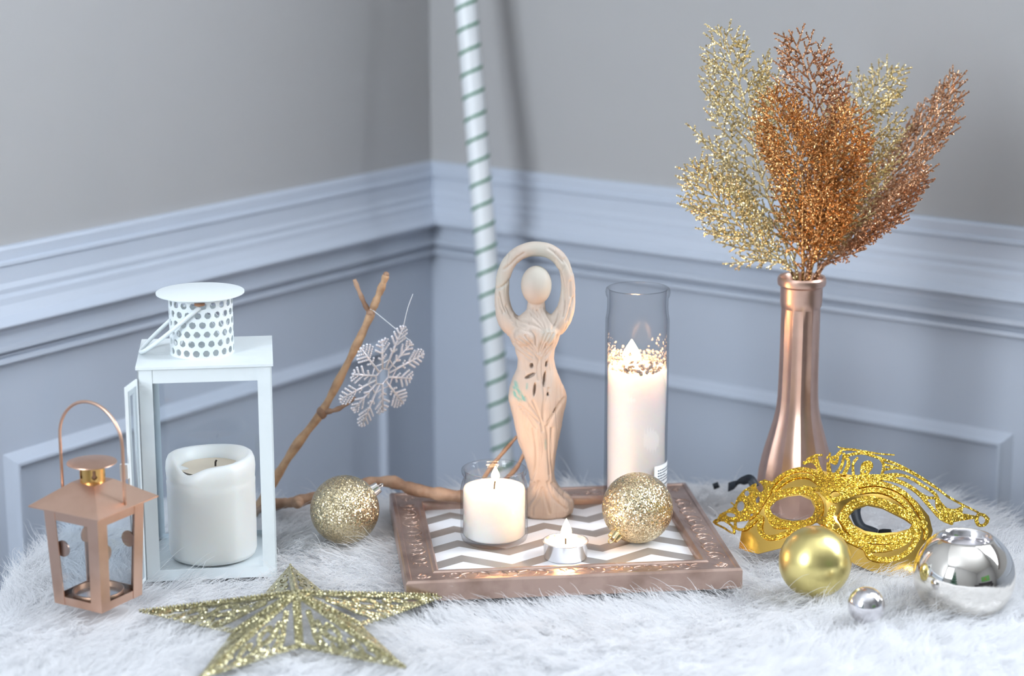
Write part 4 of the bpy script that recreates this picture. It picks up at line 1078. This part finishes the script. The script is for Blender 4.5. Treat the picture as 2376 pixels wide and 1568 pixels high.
# ------------------------------------------------------------------ mask
def mask():
    O = np.array([.283, 1.7594, .006]); yaw, tau, R = .32, .60, .175
    F_ = np.array([-math.sin(yaw), -math.cos(yaw), 0]); Rr = np.array([math.cos(yaw), -math.sin(yaw), 0]); Z = np.array([0, 0, 1.])
    Un = math.cos(tau) * Z - math.sin(tau) * F_; Nn = math.cos(tau) * F_ + math.sin(tau) * Z
    c, s_ = math.cos(PITCH), math.sin(PITCH)
    def surf(a, b, lift=0.):
        nose = .016 * np.exp(-(a / .012) ** 2) * np.exp(-((b - .022) / .022) ** 2) + .005 * np.exp(-(a / .02) ** 2) * np.exp(-((b - .055) / .02) ** 2)
        brow = .004 * np.exp(-((b - .066 + .1 * np.abs(a)) / .012) ** 2) * np.exp(-(np.abs(a) / .07) ** 4)
        eye = -.004 * np.exp(-((np.abs(a) - .045) / .022) ** 2) * np.exp(-((b - .044) / .014) ** 2)
        dep = R * np.cos(a / R) - R + nose + brow + eye
        return O + (R * np.sin(a / R))[..., None] * Rr + b[..., None] * Un + (dep + lift)[..., None] * Nn
    def px(P):
        z = P[..., 2] - CAM_H; y = P[..., 1]; dep = y * c - z * s_; up = y * s_ + z * c
        u = 1188 + FPX * P[..., 0] / dep; v = 784 - FPX * up / dep
        return (u - 1640) / .2862, (v - 1020) / .2862        # crop coordinates the outline was measured in
    eyeL = [(510, 550), (560, 500), (660, 462), (760, 452), (845, 490), (880, 560), (858, 620), (800, 650), (700, 660), (600, 640), (530, 600)]
    eyeR = [(1150, 620), (1200, 570), (1300, 535), (1420, 560), (1520, 610), (1600, 650), (1660, 690), (1640, 722), (1540, 750), (1400, 760), (1280, 740), (1190, 690)]
    base = [(262, 880), (285, 740), (390, 590), (470, 450), (560, 310), (700, 245), (850, 235), (1000, 265), (1200, 290), (1400, 325), (1560, 390), (1700, 500), (1800, 620), (1830, 740), (1800, 860), (1740, 1000), (1660, 1095), (1570, 1122), (1400, 1095), (1200, 1010), (1080, 930), (1000, 810), (940, 715), (880, 655), (800, 690), (720, 765), (600, 880), (420, 925), (330, 905)]
    def f_base(X, Y):
        return np.maximum(np.maximum(sd_poly(X, Y, base), -sd_poly(X, Y, eyeL)), -sd_poly(X, Y, eyeR))
    S = []     # strokes: points, half width, end half width, closed
    S += [([(495, 560), (545, 470), (650, 425), (770, 415), (870, 455), (915, 540), (890, 625), (810, 675), (700, 690), (590, 675), (515, 620)], 32, 32, True)]
    S += [([(440, 630), (430, 730), (480, 790), (570, 785), (690, 735), (800, 680)], 22, 20, False), ([(500, 600), (540, 690), (620, 700)], 24, 18, False)]
    S += [([(1100, 630), (1170, 535), (1300, 490), (1430, 515), (1540, 570), (1640, 620), (1700, 690), (1650, 765), (1530, 800), (1390, 810), (1260, 790), (1160, 720)], 38, 38, True)]
    S += [([(880, 640), (980, 670), (1080, 760), (1200, 830), (1330, 880), (1460, 880), (1600, 830), (1690, 740)], 34, 26, False)]
    S += [([(1290, 880), (1330, 950), (1430, 975), (1550, 955), (1650, 890), (1700, 800)], 26, 20, False), ([(1020, 560), (1000, 640), (1060, 720)], 30, 24, False)]
    S += [([(930, 330), (850, 255), (740, 240), (620, 285), (540, 355), (490, 440)], 19, 14, False), ([(925, 370), (830, 300), (720, 298), (620, 345), (540, 420)], 17, 12, False), ([(930, 400), (880, 400), (790, 380)], 18, 8, False)]
    S += [([(1190, 375), (1350, 352), (1480, 375), (1600, 435), (1700, 545), (1770, 680)], 24, 18, False), ([(1190, 430), (1350, 408), (1470, 432), (1570, 492), (1650, 575), (1700, 680)], 22, 16, False), ([(1180, 330), (1400, 310), (1560, 340), (1700, 420), (1810, 540), (1900, 640), (1985, 680)], 22, 12, False)]
    S += [([(960, 330), (910, 235), (885, 130)], 26, 14, False), ([(1000, 300), (985, 200), (1000, 110)], 24, 8, False), ([(1040, 290), (1090, 220), (1110, 140), (1110, 75)], 16, 10, False), ([(790, 190), (860, 175), (930, 260)], 14, 14, False), ([(820, 160), (885, 128), (935, 125)], 12, 8, False), ([(1010, 150), (1060, 130), (1110, 85)], 14, 10, False), ([(985, 150), (1040, 190), (1060, 150)], 18, 14, False)]
    S += [([(1040, 52), (1110, 72), (1200, 80)], 3, 8, False), ([(1060, 120), (1110, 80), (1230, 88), (1380, 112), (1520, 124)], 11, 5, False), ([(1110, 135), (1250, 108), (1370, 140), (1540, 200), (1650, 255), (1750, 315), (1850, 382), (1960, 465), (2080, 530), (2200, 590), (2285, 640)], 13, 6, False)]
    S += [([(1190, 290), (1185, 200), (1220, 150)], 13, 11, False), ([(1260, 300), (1265, 210), (1310, 185), (1335, 215), (1285, 290)], 19, 14, False), ([(1300, 230), (1290, 210)], 26, 22, False), ([(1415, 300), (1435, 210), (1405, 150)], 13, 12, False), ([(1130, 310), (1290, 295), (1420, 295), (1560, 292)], 15, 14, False), ([(1110, 290), (1150, 190), (1130, 140)], 20, 14, False)]
    S += [([(1400, 295), (1540, 282), (1650, 312), (1750, 372), (1850, 440), (1885, 505), (1935, 560)], 12, 12, False), ([(1430, 245), (1560, 232), (1700, 292), (1850, 388)], 10, 7, False), ([(1440, 200), (1500, 215), (1560, 235)], 10, 8, False)]
    S += [([(1700, 420), (1790, 470), (1850, 475), (1905, 545), (2000, 572), (2085, 540)], 12, 10, False), ([(1895, 600), (2060, 612), (2180, 628)], 22, 12, False), ([(1960, 665), (2060, 645), (2190, 630)], 16, 10, False), ([(2185, 655), (2200, 610), (2245, 612), (2275, 650), (2250, 690), (2205, 692)], 13, 13, True)]
    S += [([(1690, 680), (1720, 760), (1690, 840)], 26, 14, False), ([(1740, 670), (1780, 740), (1770, 800)], 20, 12, False)]
    S += [([(130, 630), (60, 668), (140, 715), (220, 760), (205, 700), (120, 640)], 9, 9, False), ([(60, 668), (130, 650), (240, 660)], 10, 8, False), ([(230, 660), (240, 720), (320, 720), (420, 620)], 10, 12, False), ([(180, 570), (230, 545), (200, 510)], 8, 5, False)]
    medal = [(890, 380), (950, 300), (1040, 268), (1150, 300), (1225, 345), (1230, 440), (1150, 472), (1050, 512), (975, 492), (925, 440)]
    wingL = [(545, 345), (470, 322), (380, 362), (300, 410), (250, 470), (225, 540), (180, 570), (110, 602), (85, 640), (120, 662), (240, 668), (330, 655), (400, 615), (470, 510), (515, 440)]
    wingR = [(1850, 500), (1940, 570), (2010, 585), (2075, 560), (2065, 615), (2010, 655), (1980, 685), (1920, 650), (1860, 560)]
    holes = [((430, 385), 26, 42, -.5), ((325, 436), 22, 24, 0), ((415, 487), 18, 28, .3), ((275, 540), 32, 42, .2), ((195, 610), 40, 16, .2), ((1040, 440), 38, 27, -.15), ((1112, 98), 18, 8, 0), ((985, 165), 10, 22, .3), ((1045, 705), 30, 24, .5), ((940, 200), 12, 34, -.35), ((1120, 300), 40, 12, .1), ((365, 610), 14, 10, 0)]
    def f_over(X, Y):
        d = np.minimum(np.minimum(sd_poly(X, Y, medal), sd_poly(X, Y, wingL)), sd_poly(X, Y, wingR))
        for pts, w0, w1, cl_ in S: d = np.minimum(d, sd_line(X, Y, pts, w0 * .92, w1 * .92, cl_, 3))
        for cc, rx, ry, rot in holes: d = np.maximum(d, -sd_ell(X, Y, cc, rx, ry, rot))
        return np.maximum(np.maximum(d, -sd_poly(X, Y, eyeL)), -sd_poly(X, Y, eyeR))
    root = thing('carnival_mask', 'shiny gold carnival mask with gold glitter filigree and black ribbon', 'mask', tuple(O))
    def build(name, f, lift, thick, m, au, bu):
        a, b = np.meshgrid(np.linspace(*au), np.linspace(*bu), indexing='ij')
        vv, ff = sheet(a, b, lambda a, b: f(*px(surf(a, b, lift))), lambda a, b: surf(a, b, lift) - O, thick, True)
        return mesh_obj(name, vv, [q[::-1] for q in ff], m, root, auto=40)
    build('mask_shell', f_base, 0., .0010, 'gold_shiny', (-.15, .15, 300), (-.03, .13, 170))
    build('filigree', f_over, .0016, .0012, 'glitter_mask', (-.18, .18, 430), (-.04, .14, 230))
    def ribbon(pts, w, tw):
        sm = smoothline(pts, 6); V = []; n = len(sm)
        for i, p in enumerate(sm):
            f = i / (n - 1); d = (sm[min(i + 1, n - 1)] - sm[max(i - 1, 0)]).normalized(); s = d.cross(Vector((math.sin(tw * f), -math.cos(tw * f), .3))).normalized()
            nn = d.cross(s) * .0003
            for q in (p + s * w + nn, p - s * w + nn, p - s * w - nn, p + s * w - nn): V.append(q - Vector(O))
        F = [(i * 4 + k, i * 4 + (k + 1) % 4, i * 4 + 4 + (k + 1) % 4, i * 4 + 4 + k) for i in range(n - 1) for k in range(4)] + [(0, 3, 2, 1), (n * 4 - 4, n * 4 - 3, n * 4 - 2, n * 4 - 1)]
        mesh_obj('ribbon', V, F, 'ribbon_black', root, True)
    ribbon([at(1990, 1160, 1.86), at(1985, 1190, 1.85), at(2000, 1222, 1.84), at(2040, 1237, 1.83), at(2070, 1240, 1.815)], .0052, 1.2)
    ribbon([at(1752, 1130, 1.90), at(1742, 1112, 1.905), at(1728, 1114, 1.91), at(1712, 1122, 1.915), at(1690, 1130, 1.93)], .0045, .9)
    ribbon([at(1668, 1124, 1.945), at(1660, 1127, 1.945), at(1655, 1129, 1.944)], .0030, .2)
mask()

# ------------------------------------------------------------------ the fur itself
def fur():
    P = TP; F4 = np.array([f for f in TF if len(f) == 4]); tri = np.concatenate([F4[:, [0, 1, 2]], F4[:, [0, 2, 3]], np.array([f for f in TF if len(f) == 3])])
    A, B, C = P[tri[:, 0]], P[tri[:, 1]], P[tri[:, 2]]; cr = np.cross(B - A, C - A); ar = np.linalg.norm(cr, axis=1) / 2; Nn = cr / (2 * ar[:, None] + 1e-15)
    ctr = (A + B + C) / 3
    w = ar * np.where(ctr[:, 2] < -.15, .25, 1.) * np.where(ctr[:, 1] < 1.42, .15, 1.)
    N = 220000; t = RNG.choice(len(tri), N, p=w / w.sum()); r1 = np.sqrt(RNG.random(N)); r2 = RNG.random(N)
    root = (1 - r1)[:, None] * A[t] + (r1 * (1 - r2))[:, None] * B[t] + (r1 * r2)[:, None] * C[t]; nrm = Nn[t]; nrm *= np.sign(nrm[:, 2:3] + 1e-9) * np.where(np.abs(nrm[:, 2:3]) > .1, 1, np.sign(nrm[:, 2:3] + 1e-9))
    out = root[:, :2] - TC; sidew = np.abs(nrm[:, 2]) < .2
    fix = (nrm[:, :2] * out).sum(1) < 0; nrm[sidew & fix] *= -1
    x, y = root[:, 0], root[:, 1]
    ang = 2.2 * vnoise(x, y, 9, 21) + 1.5 * vnoise(x, y, 24, 22) - 1.2
    # clumps: a jittered grid of tufts, every strand bends to its tuft's tip
    cell = .011; ix = np.floor(x / cell + RNG.normal(0, .45, N)).astype(int); iy = np.floor(y / cell + RNG.normal(0, .45, N)).astype(int)
    hsh = ((ix * 73856093) ^ (iy * 19349663)) & 0xffff; tab = np.random.default_rng(5).random((65536, 4))
    tf = tab[hsh]; cx = (ix + tf[:, 0]) * cell; cy = (iy + tf[:, 1]) * cell
    ang = ang + (tf[:, 2] - .5) * 2.2
    ln = (.019 + .012 * tf[:, 3]) * RNG.uniform(.6, 1.15, N)
    stray = RNG.random(N) < .04; ln = np.where(stray, ln * 1.25, ln)
    press = np.ones(N)
    for f in FOOT:
        if f[0] == 'r':
            c_, s_ = math.cos(f[5]), math.sin(f[5]); u = (x - f[1]) * c_ + (y - f[2]) * s_; v = -(x - f[1]) * s_ + (y - f[2]) * c_
            d = np.maximum(np.abs(u) - f[3], np.abs(v) - f[4])
        else: d = np.hypot(x - f[1], y - f[2]) - f[3]
        press = np.minimum(press, np.clip((d + .0005) / .003, .0, 1.))
    # under the star the pile is pressed too
    dx, dy = x - ST[0], y - ST[1]; rr_ = np.hypot(dx, dy); aa = np.degrees(np.arctan2(dy, dx)) - 26.2; m_ = np.abs((aa + 36) % 72 - 36) * PI / 180
    px_, py_ = rr_ * np.cos(m_), rr_ * np.sin(m_); ix_, iy_ = SRI * math.cos(PI / 5), SRI * math.sin(PI / 5)
    ds = ((px_ - SRO) * (iy_) - (py_) * (ix_ - SRO)) / math.hypot(ix_ - SRO, iy_)     # >0 outside
    press = np.minimum(press, np.clip(1 - (-ds) / .010, .18, 1.) * np.where(ds > 0, 1, .8))
    keep = (press > .02)
    root, nrm, ang, ln, press, cx, cy, sidew, tf = root[keep], nrm[keep], ang[keep], ln[keep], press[keep], cx[keep], cy[keep], sidew[keep], tf[keep]; N = len(root); stray = stray[keep]
    dirh = np.c_[np.cos(ang), np.sin(ang), np.zeros(N)]
    dirh = np.where(sidew[:, None], dirh * .35 + np.array([0, 0, -.9]), dirh)
    rise = np.where(stray, 1.0, .58) * (.35 + .65 * press) * (.75 + .5 * tf[:, 3])
    K_ = 6; ts = np.linspace(0, 1, K_); pts = np.empty((N, K_, 3)); jit = RNG.normal(0, .22, (N, 3)); jit2 = RNG.normal(0, 1, (N, 3))
    L_ = ln * (.35 + .65 * press)
    tuft = np.c_[cx, cy, root[:, 2]]
    for i, s in enumerate(ts):
        p = root + dirh * (L_ * s * .85)[:, None] + nrm * (L_ * rise * (s - .42 * s * s))[:, None] + jit * (L_ * s)[:, None] * .55
        p += jit2 * (L_ * .05 * math.sin(s * 5))[:, None]
        pull = .45 * s ** 1.3 * np.where(sidew, 0, 1)
        p[:, 0] += (cx - root[:, 0]) * pull; p[:, 1] += (cy - root[:, 1]) * pull
        pts[:, i] = p
    cu = bpy.data.hair_curves.new('fur_pile'); cu.add_curves([K_] * N)
    cu.attributes['position'].data.foreach_set('vector', pts.reshape(-1).astype(np.float32))
    ra = cu.attributes.get('radius') or cu.attributes.new('radius', 'FLOAT', 'POINT')
    ra.data.foreach_set('value', np.tile(.000175 * np.array([1, 1, .95, .8, .6, .25]), N).astype(np.float32))
    cu.materials.append(MATS['fur_white'])
    o = bpy.data.objects.new('fur_pile', cu); COL.objects.link(o); o.parent = throw; o['kind'] = 'stuff'
fur()
